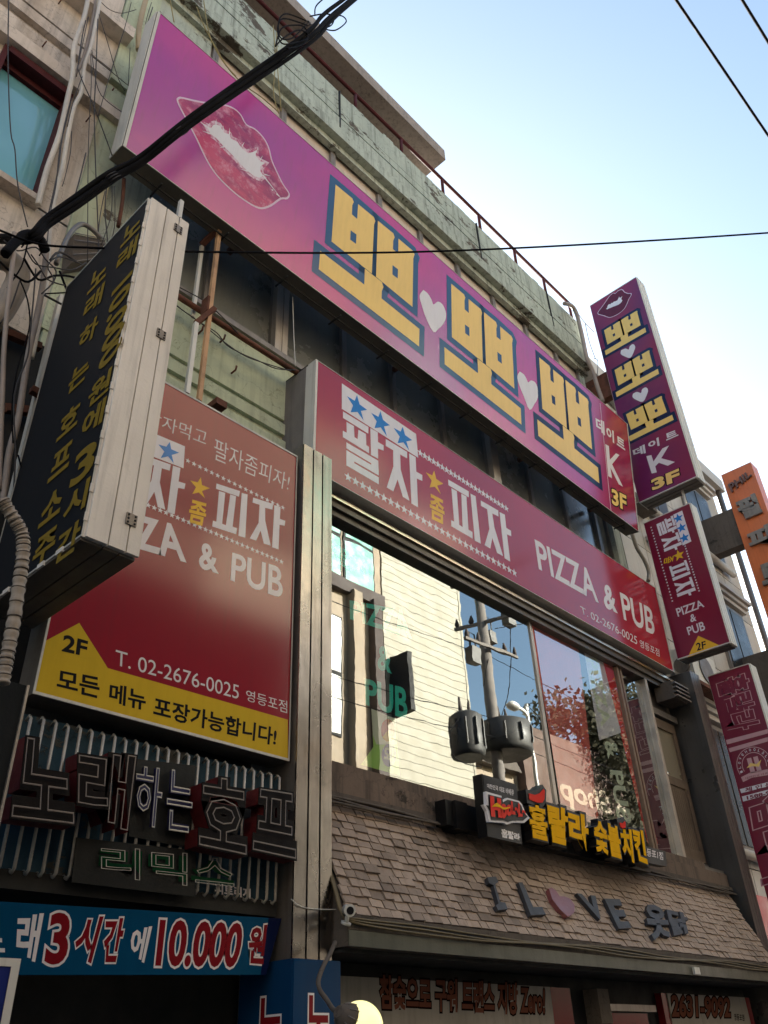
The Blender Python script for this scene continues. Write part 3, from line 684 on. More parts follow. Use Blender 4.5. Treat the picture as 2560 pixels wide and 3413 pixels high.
t_.links.new(mix(t_, ramp(t_, noise(t_, p_, 9, 8, .75), [(.50, 0.), (.66, .6)]), cl_, (.75, .42, .55)), b_.inputs['Base Color']); b_.inputs['Coat Weight'].default_value = .8; b_.inputs['Coat Roughness'].default_value = .2; b_.inputs['Specular IOR Level'].default_value = 0
m_soft, t_, b_ = nt('lip_bloom'); p_ = pos(t_)
t_.links.new(mix(t_, ramp(t_, noise(t_, p_, 16, 8, .8), [(.42, 0.), (.56, 1.)]), (.45, .06, .16), (.74, .60, .70)), b_.inputs['Base Color']); b_.inputs['Coat Weight'].default_value = .8; b_.inputs['Coat Roughness'].default_value = .2; b_.inputs['Specular IOR Level'].default_value = 0
m_rim = flat('lip_rim', (.72, .55, .70))
def lips(pl, t, A=None, off=.006, g=.009, mm=None):
    f = A or (lambda p: p)
    o = [f(PP.ab(p)) for p in LIP]; i = [f(PP.ab(p)) for p in INN]; o = [tuple(q)[:2] for q in smooth([(*p, 0) for p in o+[o[0]]], 3)][:-1]
    if mm: shape([growp(o, .012), ], pl, off, m_rim, t, 'rim_print', px=False); shape([o], pl, off+.003, mm, t, 'lips', px=False)
    else: shape([o], pl, off, m_rim, t, 'rim_print', px=False); shape([growp(o, -g)], pl, off+.003, m_lip, t, 'lips', px=False)
    if not mm: shape([growp(i, .035)], pl, off+.004, m_soft, t, 'lip_bloom', px=False)
    shape([i], pl, off+.006, m_wht, t, 'lip_opening', px=False)
lips(PP, PS)
# thin streaks from the opening
for a, b in (((480,500),(380,420)),((600,470),(605,400)),((770,600),(772,510)),((690,560),(695,480)),((930,740),(960,690)),((1190,1110),(1420,1400)),((1210,1100),(1290,1120)),((1000,1060),(900,1030)),((700,750),(640,770)),((530,590),(420,550)),((1100,830),(1130,760)),((1150,930),(1190,860)),((1320,1300),(1290,1290)),((1360,1340),(1420,1400))):
    A_, B_ = cLip(*a), cLip(*b); d_ = Vector((B_[0]-A_[0], B_[1]-A_[1])); n_ = Vector((-d_.y, d_.x)).normalized()*2.2
    shape([[(A_[0]+n_.x, A_[1]+n_.y), B_, (A_[0]-n_.x, A_[1]-n_.y)]], PP, .0135, m_wht, PS, 'streak')
for ch, qd in (('데', L(c1, (212,222),(285,265),(292,382),(222,330))), ('이', L(c1, (300,298),(365,345),(370,447),(308,400))), ('트', L(c1, (388,378),(455,425),(462,508),(392,458)))): text(ch, qd, PP, .006, m_txt, PS, .035)
shape([L(c1, (295,452),(325,470),(333,585),(385,530),(413,545),(352,622),(443,810),(408,790),(338,650),(352,740),(320,722))], PP, .006, m_txt, PS, 'letter_stroke')
for bd, of, mm in ((.09, .006, m_blk), (.035, .010, m_gold)): text('3F', L(c1, (345,820),(470,885),(475,1020),(352,955)), PP, of, mm, PS, .035, outl=bd, base=.035)
shape([L(c1, (250,110),(253,112),(345,1010),(341,1008))], PP, .0045, m_rim, PS, 'seam')

# ---- wide red pizza sign
WP = PY(4.0)
WS = thing('wide_pizza_sign', 'long red pizza pub sign with blue stars above the shop window', 'sign', (6.5, 4, H0+4.5))
boxsign(WS, WP, [(1052.5,1197),(2185.6,1960.4),(2248,2241),(1040,1565)], .12, m_wine3, m_tin)
bx(3.60, 3.615, 4.125, 4.42, 4.01, 5.25).build('side_sheet', M('grey_side_sheet', (.17, .155, .15), .7, 0, .5, 2.5, .6), WS)
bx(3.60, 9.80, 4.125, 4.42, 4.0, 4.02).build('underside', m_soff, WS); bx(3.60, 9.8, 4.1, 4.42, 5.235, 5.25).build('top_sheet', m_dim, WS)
PIZ = dict(
 bar=L(cD, (50,390),(378,592),(375,678),(50,475)),
 pp=L(cD, (95,525),(190,580),(198,722),(238,748),(248,625),(345,682),(350,825),(385,848),(385,930),(48,722),(48,640),(98,665)),
 a1=L(cD, (402,605),(497,660),(500,785),(572,828),(572,895),(500,870),(502,1000),(410,950)),
 rl=L(cD, (93,788),(502,1025),(510,1215),(195,1035),(195,1056),(510,1240),(510,1330),(93,1085),(93,888),(412,1078),(412,1058),(93,866)),
 jj=L(cD, (600,745),(875,912),(875,995),(785,945),(792,1140),(905,1540),(820,1490),(752,1265),(698,1420),(612,1370),(697,1100),(695,890),(600,835)),
 a2=L(cD, (900,930),(985,980),(992,1165),(1070,1210),(1070,1285),(1000,1255),(1015,1625),(930,1575)),
 bar2=L(c4b, (235,750),(408,850),(408,900),(237,797)),
 pp2=L(c4b, (262,822),(308,848),(328,1130),(356,1148),(345,868),(388,893),(405,1170),(438,1190),(440,1245),(262,1142),(260,1090),(285,1103)),
 i2=L(c4b, (422,868),(465,890),(508,1288),(458,1262)),
 jj2=L(c4b, (508,925),(655,1010),(657,1060),(605,1035),(622,1150),(695,1392),(645,1365),(605,1240),(588,1328),(540,1300),(580,1165),(562,1000),(510,970)),
 a3=L(c4b, (665,1022),(710,1045),(722,1155),(762,1180),(764,1225),(728,1210),(755,1437),(708,1410)))
BLK = L(cD, (35,30),(990,682),(1018,988),(35,358))
ST = [L(cD, (100,195),(200,255),(230,180),(262,300),(360,372),(280,385),(315,510),(235,398),(147,403),(178,315)),
      L(cD, (410,408),(505,462),(530,388),(565,500),(652,570),(578,585),(615,715),(535,598),(455,605),(482,520)),
      L(cD, (700,603),(790,650),(818,588),(848,695),(940,762),(865,778),(903,900),(828,790),(752,800),(778,715))]
YS = L(cD, (1115,1175),(1198,1215),(1222,1150),(1250,1260),(1340,1322),(1262,1345),(1308,1455),(1230,1360),(1165,1368),(1190,1280))
JQ = L(c3, (1083,1240),(1207,1305),(1212,1510),(1090,1450))
def pizza_logo(pl, t, A=None, rows=None, off=.006, only=None, srot=None):
    f = A or (lambda p: p); g = lambda L_: [f(WP.ab(p)) for p in L_]
    shape([g(BLK)], pl, off, m_wht, t, 'block', px=False)
    for k_, s_ in enumerate(ST):
        q = g(s_)
        if srot is not None: cc_ = [sum(p[i] for p in q)/len(q) for i in (0, 1)]; q = star(cc_, srot)
        shape([q], pl, off+.004, m_blue, t, 'star', px=False)
    for k_, s_ in PIZ.items(): shape([g(s_)], pl, off, m_wht, t, 'letter_stroke', px=False)
    q = g(YS)
    if srot is not None: cc_ = [sum(p[i] for p in q)/len(q) for i in (0, 1)]; q = star(cc_, srot*1.1)
    shape([q], pl, off, m_yel, t, 'star', px=False)
    text('좀', g(JQ), pl, off, m_yel, t, .03, px=False)
    for a, b, n, r in rows or []:
        a, b = Vector(pl.ab(a)), Vector(pl.ab(b))
        for i in range(n):
            p = a.lerp(b, i/(n-1)); shape([star((p.x, p.y), r)], pl, off, m_wht, t, 'small_star', px=False)
pizza_logo(WP, WS, rows=[(c3(1008,905), c4b(722,990), 22, .05), (c3(403,1108), c4b(790,1530), 28, .05)])
text('PIZZA', L(c4b, (958,1248),(1445,1520),(1497,1785),(995,1500)), WP, .006, m_txt, WS, .02)
text('&', L(c1, (272,1615),(368,1660),(400,1875),(288,1822)), WP, .006, m_txt, WS, .03)
text('PUB', L(c1, (415,1692),(695,1838),(712,2062),(452,1925)), WP, .006, m_txt, WS, .02)
text('T. 02-2676-0025', L(c1, (83,1808),(560,2068),(563,2135),(95,1870)), WP, .006, m_txt, WS, .0)
text('영등포점', L(c1, (582,2088),(745,2172),(750,2235),(585,2150)), WP, .006, m_txt, WS, .0)

# ---- big left pizza sign
LP = PY(3.9)
LS = thing('left_pizza_sign', 'large red and yellow takeaway pizza sign left of the steel column', 'sign', (2.5, 3.9, H0+1.6))
LPC = [(-.0+1.67, 3.96), (3.335, 3.96), (3.34, 1.585), (1.67, 1.59)]
boxsign(LS, LP, LPC, .18, m_wine, m_soff, rim=.014, px=False)
shape([L(r5, (188,557),(342,475),(465,670),(1243,893),(1243,1060),(148,780))], LP, .006, flat('sign_yellow', (.62, .42, .03)), LS, 'yellow_band')
A_ = affine([WP.ab(PIZ['bar2'][0]), WP.ab(PIZ['i2'][2]), WP.ab(PIZ['a3'][4])], [LP.ab(cX(735,1200)), LP.ab(cX(1052,1800)), LP.ab(cX(1487,1668))])
pizza_logo(LP, LS, A_, rows=[(cX(418,950), cX(1468,1467), 18, .022), (cX(-20,1440), (c_ := r5(1215,210)), 26, .022)])
text('팔자먹고', L(cX, (-30,380),(640,625),(612,790),(-50,530)), LP, .006, m_txt, LS, -.005)
text('팔자좀피자!', L(cX, (718,690),(1552,1105),(1525,1285),(700,930)), LP, .006, m_txt, LS, -.005)
text('PIZZA', L(r5, (330,-70),(790,60),(805,215),(345,80)), LP, .006, m_txt, LS, .03)
text('&', L(r5, (862,122),(935,145),(945,265),(858,238)), LP, .006, m_txt, LS, .03); text('PUB', L(r5, (1003,170),(1222,238),(1220,372),(995,292)), LP, .006, m_txt, LS, .02)
text('T. 02-2676-0025', L(r5, (500,590),(1033,745),(1030,805),(497,656)), LP, .006, m_txt, LS, 0); text('영등포점', L(r5, (1063,762),(1240,812),(1240,866),(1062,810)), LP, .006, m_txt, LS, 0)
text('2F', L(r5, (275,523),(380,553),(372,621),(265,597)), LP, .010, m_blk, LS, .03)
for s_, q_ in (('모든', ((250,675),(432,712),(427,803),(243,757))), ('메뉴', ((475,733),(632,768),(627,855),(468,818))), ('포장가능합니다!', ((665,790),(1197,930),(1190,1008),(660,878)))): text(s_, L(r5, *q_), LP, .010, m_blk, LS, .025)
for i in range(4): MB().bar((1.9+i*.4, 4.08, H0+3.2), (1.9+i*.4, 4.35, H0+3.2), .04).build('bracket', m_rust, LS)

# ---- projecting purple sign
VX = 10.0; VP = PX(VX)
VS = thing('projecting_purple_sign', 'tall narrow purple sign with lips sticking out from the building corner', 'sign', (10.1, 3.6, H0+7))
y0, y1 = 3.10, 4.0; z0, z1 = 6.72, 10.9
boxsign(VS, VP, [(-y1, z1), (-y0, z1), (-y0, z0), (-y1, z0)], .26, m_purp2, m_tin, rim=.012, px=False)
VP = PX(VX-.001)
for i in range(3): bx(VX+.02+i*.085, VX+.09+i*.085, y0-.012, y0-.0, z0, z1).build('edge_panel', m_tin, VS)
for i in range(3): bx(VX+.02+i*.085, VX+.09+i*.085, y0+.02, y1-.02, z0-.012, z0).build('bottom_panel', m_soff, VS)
A_ = affine([PP.ab(cLip(105,150)), PP.ab(cLip(1530,1345)), PP.ab(cLip(820,1330))], [VP.ab(cV(182,598)), VP.ab(cV(635,330)), VP.ab(cV(430,622))])
lips(VP, VS, A_, off=.01, g=.006, mm=flat('dark_lip', (.12, .018, .045)))
bbo(L(cV, (265,835),(848,858),(290,1178)), VP, VS, .01, .10, m_navy); bbo(L(cV, (410,1385),(1025,1435),(440,1758)), VP, VS, .01, .10, m_navy)
bbo([c1(470,205), c1(870,250), c1(505,430)], VP, VS, .01, .10, m_navy)
for q_ in (L(cV, (500,1110),(560,1085),(605,1100),(620,1055),(665,1025),(695,1060),(680,1120),(628,1215),(540,1190),(495,1160)),
           L(cV, (665,1710),(720,1685),(775,1700),(790,1650),(840,1622),(872,1655),(860,1715),(802,1822),(700,1790),(658,1755))):
    pq = [VP.ab(p) for p in q_]; shape([smooth([(*p, 0) for p in pq+[pq[0]]], 3)], VP, .012, m_wht, VS, 'heart', px=False)
for ch, qd in (('데', ((522,500),(625,455),(637,528),(537,557))), ('이', ((650,440),(742,395),(752,465),(662,492))), ('트', ((795,370),(890,333),(910,380),(808,425)))): text(ch, L(c1, *qd), VP, .012, m_txt, VS, .035)
shape([L(c1, (640,555),(682,545),(700,600),(775,490),(830,465),(765,572),(880,603),(820,635),(745,610),(715,640),(728,690),(685,700))], VP, .012, m_txt, VS, 'letter_stroke')
for bd, of, mm in ((.08, .012, m_blk), (.045, .016, m_gold)): text('3F', L(c1, (675,755),(912,655),(925,755),(692,845)), VP, of, mm, VS, .045, outl=bd, base=.045)
br = MB(); bx(10.06, 10.2, 3.98, 4.6, 8.9, 9.4, br); br.build('bracket', m_rust, VS)
MB().tube([(10.15, 3.9, H0+6.9), (10.15, 4.5, H0+6.9)], .05, 8).tube([(10.15, 3.4, H0+6.72), (10.15, 3.4, H0+6.30)], .02, 8).build('support_pipe', m_tin, VS)

# ---- projecting red pizza sign
RX_ = 9.97; RP = PX(RX_)
RS = thing('projecting_pizza_sign', 'narrow dark red pizza sign with sideways letters below the projecting purple sign', 'sign', (10.05, 3.6, H0+4.3))
y0, y1, z0, z1 = 3.29, 4.0, 4.24, 6.36
boxsign(RS, RP, [(-y1, z1), (-y0, z1), (-y0, z0), (-y1, z0)], .20, m_wine2, m_tin, rim=.012, px=False)
for i in range(3): bx(RX_+.015+i*.065, RX_+.07+i*.065, y0-.012, y0, z0, z1).build('edge_panel', m_tin, RS)
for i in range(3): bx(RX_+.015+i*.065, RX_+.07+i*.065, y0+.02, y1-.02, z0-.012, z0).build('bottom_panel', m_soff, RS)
RP = PX(RX_-.001)
A_ = affine([WP.ab(BLK[0]), WP.ab(BLK[1]), WP.ab(BLK[3])], [RP.ab(c1(940,1010)), RP.ab(c1(1018,1268)), RP.ab(c1(865,1045))])
g_ = lambda L_: [A_(WP.ab(p)) for p in L_]
shape([g_(BLK)], RP, .008, m_wht, RS, 'block', px=False)
for p in ((908,1075), (935,1155), (960,1240)): ab = RP.ab(c1(*p)); shape([star(ab, .078)], RP, .012, m_blue, RS, 'star', px=False)
for s_ in PIZ.values(): shape([g_(s_)], RP, .008, m_wht, RS, 'letter_stroke', px=False)
shape([star(RP.ab(c1(912,1385)), .085)], RP, .008, m_yel, RS, 'star', px=False)
text('좀', L(c1, (870,1385),(862,1440),(785,1462),(790,1408)), RP, .008, m_yel, RS, .015)
for a, b, n in ((c1(680,1152), c1(858,1768), 26), (c1(965,1308), c1(1082,1682), 18)):
    a, b = Vector(RP.ab(a)), Vector(RP.ab(b))
    for i in range(n): p = a.lerp(b, i/(n-1)); shape([star((p.x, p.y), .016)], RP, .008, m_wht, RS, 'small_star', px=False)
text('PIZZA', L(c1, (885,1832),(1105,1755),(1128,1815),(905,1900)), RP, .008, m_txt, RS, .02); text('&', L(c1, (1003,1885),(1050,1870),(1062,1932),(1012,1948)), RP, .008, m_txt, RS, .02); text('PUB', L(c1, (975,1990),(1118,1935),(1137,2010),(995,2055)), RP, .008, m_txt, RS, .02)
shape([L(c2, (1075,48),(1262,132),(985,230))], RP, .008, m_yel, RS, 'triangle'); text('2F', L(c2, (1055,112),(1135,90),(1142,150),(1065,175)), RP, .012, m_blk, RS, .02)

# ---- projecting wine coloured chicken sign
HX = 10.456; HP = PX(HX)
HS = thing('projecting_chicken_sign', 'tall dark red chicken shop sign with outlined letters at the right edge', 'sign', (10.55, 3.5, H0+2))
y0, y1, z0, z1 = 3.30, 3.855, -.2, 4.11
boxsign(HS, HP, [(-y1, z1), (-y0, z1), (-y0, z0), (-y1, z0)], .20, m_wine2, m_tin, rim=.01, px=False)
for i in range(3): bx(HX+.015+i*.065, HX+.07+i*.065, y0-.012, y0, z0, z1).build('edge_panel', m_tin, HS)
HP = PX(HX-.001); m_pnk = flat('pink_line', (.60, .36, .38))
text('훌랄라', L(cG, (522,105),(655,610),(350,672),(235,205)), HP, .006, m_pnk, HS, .02, outl=.055, base=.04); text('훌랄라', L(cG, (522,105),(655,610),(350,672),(235,205)), HP, .010, m_wine2, HS, .02, outl=.03, base=.04)
shape([L(cG, (330,738),(719,636),(719,676),(342,778))], HP, .006, m_pnk, HS, 'stripe'); shape([L(cG, (355,815),(719,710),(719,750),(368,850))], HP, .006, m_pnk, HS, 'stripe')
cc_ = Vector(HP.ab(cG(592,965)))
def arc(cen, r, w, a0, a1, n=28):
    A = [(cen.x+r*math.cos(a0+(a1-a0)*i/n), cen.y+r*math.sin(a0+(a1-a0)*i/n)) for i in range(n+1)]
    return A + [(cen.x+(r-w)*math.cos(a0+(a1-a0)*i/n), cen.y+(r-w)*math.sin(a0+(a1-a0)*i/n)) for i in range(n, -1, -1)]
for r_ in (.215, .150): shape([arc(cc_, r_, .009, math.radians(-20), math.radians(200))], HP, .006, m_pnk, HS, 'ring', px=False)
for i, ch in enumerate('ILoveHooLaLa'):
    a = math.radians(195 - i*17.5); c_ = cc_ + Vector((math.cos(a), math.sin(a)))*.180; u = Vector((math.sin(a), -math.cos(a))); w = Vector((math.cos(a), math.sin(a)))
    q = [c_-u*.012+w*.016, c_+u*.012+w*.016, c_+u*.012-w*.016, c_-u*.012-w*.016]; text(ch, [tuple(p) for p in q], HP, .006, m_wht, HS, 0, px=False)
for dx in (-.05, .03): shape([[(cc_.x+dx-.018, cc_.y-.09), (cc_.x+dx+.038, cc_.y-.09), (cc_.x+dx+.038, cc_.y+.09), (cc_.x+dx-.018, cc_.y+.09)]], HP, .006, m_pnk, HS, 'emblem', px=False)
shape([[(cc_.x-.10, cc_.y-.02), (cc_.x-.04, cc_.y+.03), (cc_.x+.03, cc_.y), (cc_.x+.10, cc_.y+.04), (cc_.x+.05, cc_.y-.035), (cc_.x-.03, cc_.y-.01)]], HP, .010, m_gold, HS, 'emblem', px=False)
shape([L(cG, (470,1080),(560,1035),(719,1005),(719,1060),(570,1085),(490,1125))], HP, .006, m_pnk, HS, 'ribbon'); text('대한민국 대표', L(cG, (510,1080),(719,1030),(719,1052),(515,1105)), HP, .010, m_wine2, HS, 0)
shape([L(cG, (460,1190),(719,1125),(719,1165),(472,1228))], HP, .006, m_wht, HS, 'stripe'); text('체 인 문 의', L(cG, (505,1180),(850,1100),(855,1140),(510,1218)), HP, .010, m_wine2, HS, .03)
shape([L(cG, (478,1258),(719,1195),(719,1240),(490,1305))], HP, .006, m_wht, HS, 'stripe'); text('1588-9292', L(cG, (520,1255),(860,1175),(865,1210),(528,1290)), HP, .010, m_wine2, HS, .04)
for bd, of, mm in ((.07, .006, m_pnk), (.04, .010, m_wine2)): text('참나무', L(cG, (900,1200),(1180,2050),(690,2200),(540,1320)), HP, of, mm, HS, .04, outl=bd, base=.04)

# ---- dark projecting hof sign at left
BX_ = 1.355; BP = PX(BX_)
BS = thing('projecting_hof_sign', 'old black lettered tin sign box projecting from the left wall', 'sign', (1.5, 3.5, H0+2))
m_bf = printm('black_sign_face', (.016, .018, .022), rough=.5, coat=.35)
y0, y1, z0, z1 = 3.0, 3.955, 1.96, 4.33
boxsign(BS, BP, [(-y1, z1), (-y0, z1), (-y0, z0), (-y1, z0)], .26, m_bf, m_box, rim=.008, px=False)
for i, (a, b) in enumerate(((.012, .115), (.122, .205), (.212, .275))): bx(BX_+a, BX_+b, y0-.014, y0, z0, z1+.005).build('edge_panel', m_box, BS)
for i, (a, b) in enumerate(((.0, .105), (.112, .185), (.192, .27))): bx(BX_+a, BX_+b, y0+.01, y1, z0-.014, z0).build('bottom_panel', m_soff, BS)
for z in (4.19, 3.30, 2.10):
    h = MB(); bx(BX_+.18, BX_+.235, y0-.022, y0-.014, z, z+.06, h); h.build('hinge', m_alud, BS)
    for dx in (.19, .225):
        for dz in (.01, .03, .05): MB().sphere((BX_+dx, y0-.023, H0+z+dz), .006, 6, 4).build('screw', m_dark, BS)
for i in range(15): bx(BX_-.007, BX_+.010, y0-.005, y0+.003, z0+.08+i*.155, z0+.125+i*.155).build('clip', m_box, BS)
for i in range(5): bx(BX_-.010, BX_+.01, y0+.15+i*.17, y0+.21+i*.17, z0-.012, z0+.012).build('clip', m_box, BS)
BP = PX(BX_-.004); m_old = flat('old_gold', (.24, .17, .035), .6, .1)
def vch(ch, c_, w, h, rot=0, b=.02):
    a, z = BP.ab(c_); a = min(a, -3.02-w/2); text(ch, [(a-w/2, z+h/2), (a+w/2, z+h/2), (a+w/2, z-h/2), (a-w/2, z-h/2)], BP, .004, m_old, BS, b, px=False)
for ch, p in zip('노래하는호프소주', (c8(825,300), c8(785,510), c8(740,780), c8(662,1130), c8(580,1510), c8(510,1850), cA(435,465), cA(372,820))): vch(ch, p, .21, .18, 0, .03)
for ch, p in (('노', c7(1105,1920)), ('래', c8(1065,110)), ('원', c8(865,1210)), ('에', c8(832,1450)), ('3', c8(785,1800)), ('시', cA(715,360)), ('간', cA(685,680))): vch(ch, p, .21, .17 if ch != '3' else .21, 0, .03)
text('10.000', L(c8, (1118,240),(1015,900),(815,1130),(938,440)), BP, .004, m_old, BS, .03)

# ---- neon tube panel
NP = PY(3.93)
NS = thing('neon_tube_panel', 'dead neon sign of white tubes and red channel letters under the left pizza sign', 'sign', (2.5, 3.9, H0+1))
m_back = peel('neon_back', (.035, .08, .12), (.10, .10, .095), .6, .6)
bx(1.55, 3.35, 4.0, 4.03, .74, 1.52).build('back_panel', m_back, NS)
m_tube = M('dead_neon_tube', (.38, .36, .33), .25, 0, .45, 6, .5, coat=.6)
for i in range(27):
    x = 1.57 + i*.0665; zt = 1.515+.004*math.sin(i*2.3); r_ = random.uniform(-.004, .004)
    MB().tube([(x, 3.985, H0+zt-.03), (x, 3.955, H0+zt-.012), (x, 3.935, H0+zt-.03), (x+r_, 3.935, H0+.80), (x+r_, 3.955, H0+.785), (x, 3.985, H0+.80)], .0085, 7).build('neon_tube', m_tube, NS)
m_ac = M('dirty_acrylic', (.022, .023, .023), .4, 0, .5, 3, .4, spec=.15)
shape([L(c5, (640,1360),(1640,1470),(1640,1860),(600,1735))], PY(3.915), 0, m_ac, NS, 'acrylic_plate', ext=.004)
shape([L(c5, (1130,700),(1640,760),(1590,1450),(1080,1350))], PY(3.92), 0, m_ac, NS, 'acrylic_plate', ext=.004)
NF = PY(3.78); m_chb = M('channel_black', (.006, .004, .004), .6, 0, .3, 5, spec=.15); m_chr = M('channel_red', (.10, .008, .010), .5, 0, .5, 5); m_ntl = M('thin_neon', (.17, .14, .13), .3, 0, .3, 5)
def channel(s_, qd, wire=.010):
    text(s_, qd, PY(3.80), 0, m_chr, NS, .06, 'channel_side', ext=.12, outl=.08, base=.045); text(s_, qd, PY(3.797), 0, m_chb, NS, .06, 'channel_face', outl=.09, base=.045, ext=.004)
    text(s_, qd, NF, 0, m_ntl, NS, .012, 'neon_outline', wire=.008, base=.0)
channel('노', L(c5, (185,530),(600,600),(610,1230),(110,1170))); channel('래', L(c5, (675,620),(1130,690),(1060,1290),(660,1200)))
channel('호', L(c6, (440,850),(800,905),(800,1490),(420,1410))); channel('프', L(c6, (905,960),(1215,1010),(1215,1525),(870,1450)))
m_chv = M('faded_violet', (.014, .014, .075), .5, 0, .5, 5); 
for s_, q_ in (('하', L(c5, (1150,755),(1375,790),(1330,1285),(1125,1230))), ('는', L(c5, (1415,790),(1620,830),(1600,1320),(1390,1290)))):
    text(s_, q_, PY(3.88), 0, m_chv, NS, .02, 'backing_letter', ext=.02); text(s_, q_, PY(3.80), 0, m_tube, NS, 0, 'neon_outline', wire=.011)
text('리믹스', L(c5, (840,1440),(1950,1560),(1960,1790),(820,1640)), PY(3.905), 0, flat('worn_green', (.008, .045, .02), coat=.2), NS, .05, 'backing_letter')
text('리믹스', L(c5, (850,1430),(1960,1530),(1960,1810),(850,1680)), PY(3.86), 0, m_tube, NS, 0, 'neon_outline', wire=.008)
text('피트리지', L(cN, (1320,262),(1540,300),(1540,360),(1320,330)), PY(3.98), 0, m_txt, NS, .03)

# ---- blue banner
NB = thing('blue_price_banner', 'blue banner priced three hours for 10.000 won under the neon panel', 'banner', (2.5, 3.95, H0+.5))
BN = PY(3.95)
shape([[(-900,2950),(935,3061.5),(883.5,3249),(-900,3250)]], BN, 0, flat('banner_blue', (.004, .06, .14), coat=.3), NB, 'sheet', ext=.02)
shape([[(895,3059),(938,3061.5),(886,3249),(868,3249)]], BN, .004, flat('banner_navy', (.005, .01, .05), coat=.3), NB, 'edge')
for s_, q_, red, sl in (('노', ((-120,520),(25,540),(30,690),(-120,690)), 0, 0), ('래', ((110,455),(270,450),(215,750),(95,715)), 0, 0), ('3', ((310,440),(445,440),(410,775),(262,770)), 1, 0), ('시', ((500,465),(640,465),(560,765),(440,700)), 1, 0), ('간', ((640,475),(780,475),(720,755),(630,755)), 1, 0),
    ('에', ((810,540),(935,530),(885,755),(795,720)), 0, 0), ('10.000', ((980,480),(1508,505),(1460,790),(948,782)), 1, 0), ('원', ((1530,530),(1648,515),(1618,768),(1520,760)), 1, 0)):
    if red:
        text(s_, L(cN, *q_), BN, .003, m_txt, NB, .05, outl=.075, base=.05); text(s_, L(cN, *q_), BN, .006, m_rl, NB, .05, outl=.035, base=.05)
    else: text(s_, L(cN, *q_), BN, .003, m_txt, NB, .03)
tag(bx(-.5, 3.34, 3.97, 4.3, .72, .80).build('banner_lintel', m_dim), 'dark beam between the neon panel and the blue banner', 'beam')
DB = thing('dark_metal_post', 'dark sheet metal box post at the left edge below the conduit', 'post', (1.4, 3.2, H0))
q_ = PY(3.3); a_, b_ = q_.ab((0,2300)), q_.ab((93,2286)); bx(a_[0]-.5, b_[0], 3.3, 3.6, -1.7, b_[1]).build('body', M('dark_sheet', (.010, .012, .014), .6, .0, .4, 3, .4, spec=.12), DB)
bx(b_[0]-.006, b_[0]+.004, 3.29, 3.30, -1.7, b_[1]).build('edge', m_alu, DB)
BL2 = thing('blue_corner_sign', 'small deep blue sign panel in the bottom left corner', 'sign', (1.4, 3.1, H0))
q_ = PY(3.15); b_ = q_.ab((69,3196)); boxsign(BL2, q_, [(b_[0]-.6, b_[1]), (b_[0], b_[1]), (b_[0], b_[1]-.5), (b_[0]-.6, b_[1]-.5)], .06, flat('deep_blue', (.02, .03, .16)), m_alud, rim=.03, px=False)

# ---- chicken shop lightbox sign
HK = thing('chicken_shop_sign', 'black lightbox and raised yellow Korean letters below the shop window', 'sign', (6.4, 3.8, H0+1.5))
m_kb = M('sign_black', (.007, .007, .008), .45, 0, .2, 3, spec=.3); KP = PY(3.75)
bx(5.12, 5.55, 3.754, 3.84, 1.36, 1.81).build('light_box', m_kb, HK); bx(4.88, 7.9, 3.93, 4.03, 1.44, 1.62).build('back_beam', m_kb, HK); bx(4.96, 5.1, 3.9, 4.04, 1.42, 1.62).build('box', m_kb, HK)
shape([L(cH, (120,78),(383,157),(428,625),(155,563))], KP, .001, M('box_face', (.016, .015, .016), .45, 0, .2, 3, spec=.25), HK, 'face')
text('대한민국 대표 바베큐', L(cH, (148,145),(360,195),(360,245),(152,180)), KP, .005, m_wht, HK, .01); text('훌랄라', L(cH, (262,500),(412,545),(410,602),(265,570)), KP, .005, m_wht, HK, .05)
lg = L(cH, (115,215),(240,250),(245,290),(285,265),(380,290),(405,320),(425,375),(462,425),(420,462),(330,460),(285,475),(255,462),(140,455),(125,370),(95,318),(120,320))
m_lw = flat('logo_white', (.75, .75, .8), coat=.1); m_lr = flat('logo_red', (.75, .05, .04), coat=.1); m_ly = flat('logo_yellow', (.86, .46, .01), .3, .1)
shape([lg], KP, .03, m_lw, HK, 'logo_plate', ext=.025)
shape([[( (p[0]-1677)*.90+1677, (p[1]-2696)*.84+2697) for p in lg]], KP, .034, m_kb, HK, 'logo_print')
text('H', L(cH, (138,250),(225,275),(235,428),(148,415)), KP, .042, m_lr, HK, .09); text('oo', L(cH, (222,310),(315,325),(318,400),(228,440)), KP, .042, m_lr, HK, .07); text('La', L(cH, (305,290),(365,335),(362,405),(310,398)), KP, .042, m_lr, HK, .06); text('La', L(cH, (360,305),(425,365),(425,412),(362,420)), KP, .042, m_lr, HK, .06)
shape([smooth([(*KP.ab(p), 0) for p in L(cH, (150,340),(190,308),(240,345),(300,340),(250,362),(215,345),(180,338),(150,340))], 3)], KP, .046, m_ly, HK, 'moustache', px=False)
def yl(s_, q_, b=.045):
    q_ = L(cH, *q_)
    text(s_, q_, PY(3.80), 0, m_kb, HK, b, 'letter_box', ext=.07, outl=b+.075, base=b); text(s_, q_, PY(3.728), 0, m_kb, HK, b, 'letter_rim', ext=.068, outl=b+.045, base=b); text(s_, q_, PY(3.722), 0, m_ly, HK, b, 'letter_face', ext=.004, base=b)
yl('훌', ((478,305),(612,330),(642,605),(500,570))); yl('랄', ((625,300),(790,350),(790,640),(655,605))); yl('라', ((790,352),(945,400),(962,690),(808,620)))
yl('숯', ((990,430),(1090,458),(1118,715),(1012,680)), .04); yl('불', ((1095,452),(1190,490),(1222,745),(1125,715)), .04); yl('치', ((1195,500),(1290,510),(1315,775),(1235,730)), .042); yl('킨', ((1290,488),(1385,520),(1422,785),(1340,750)), .042)
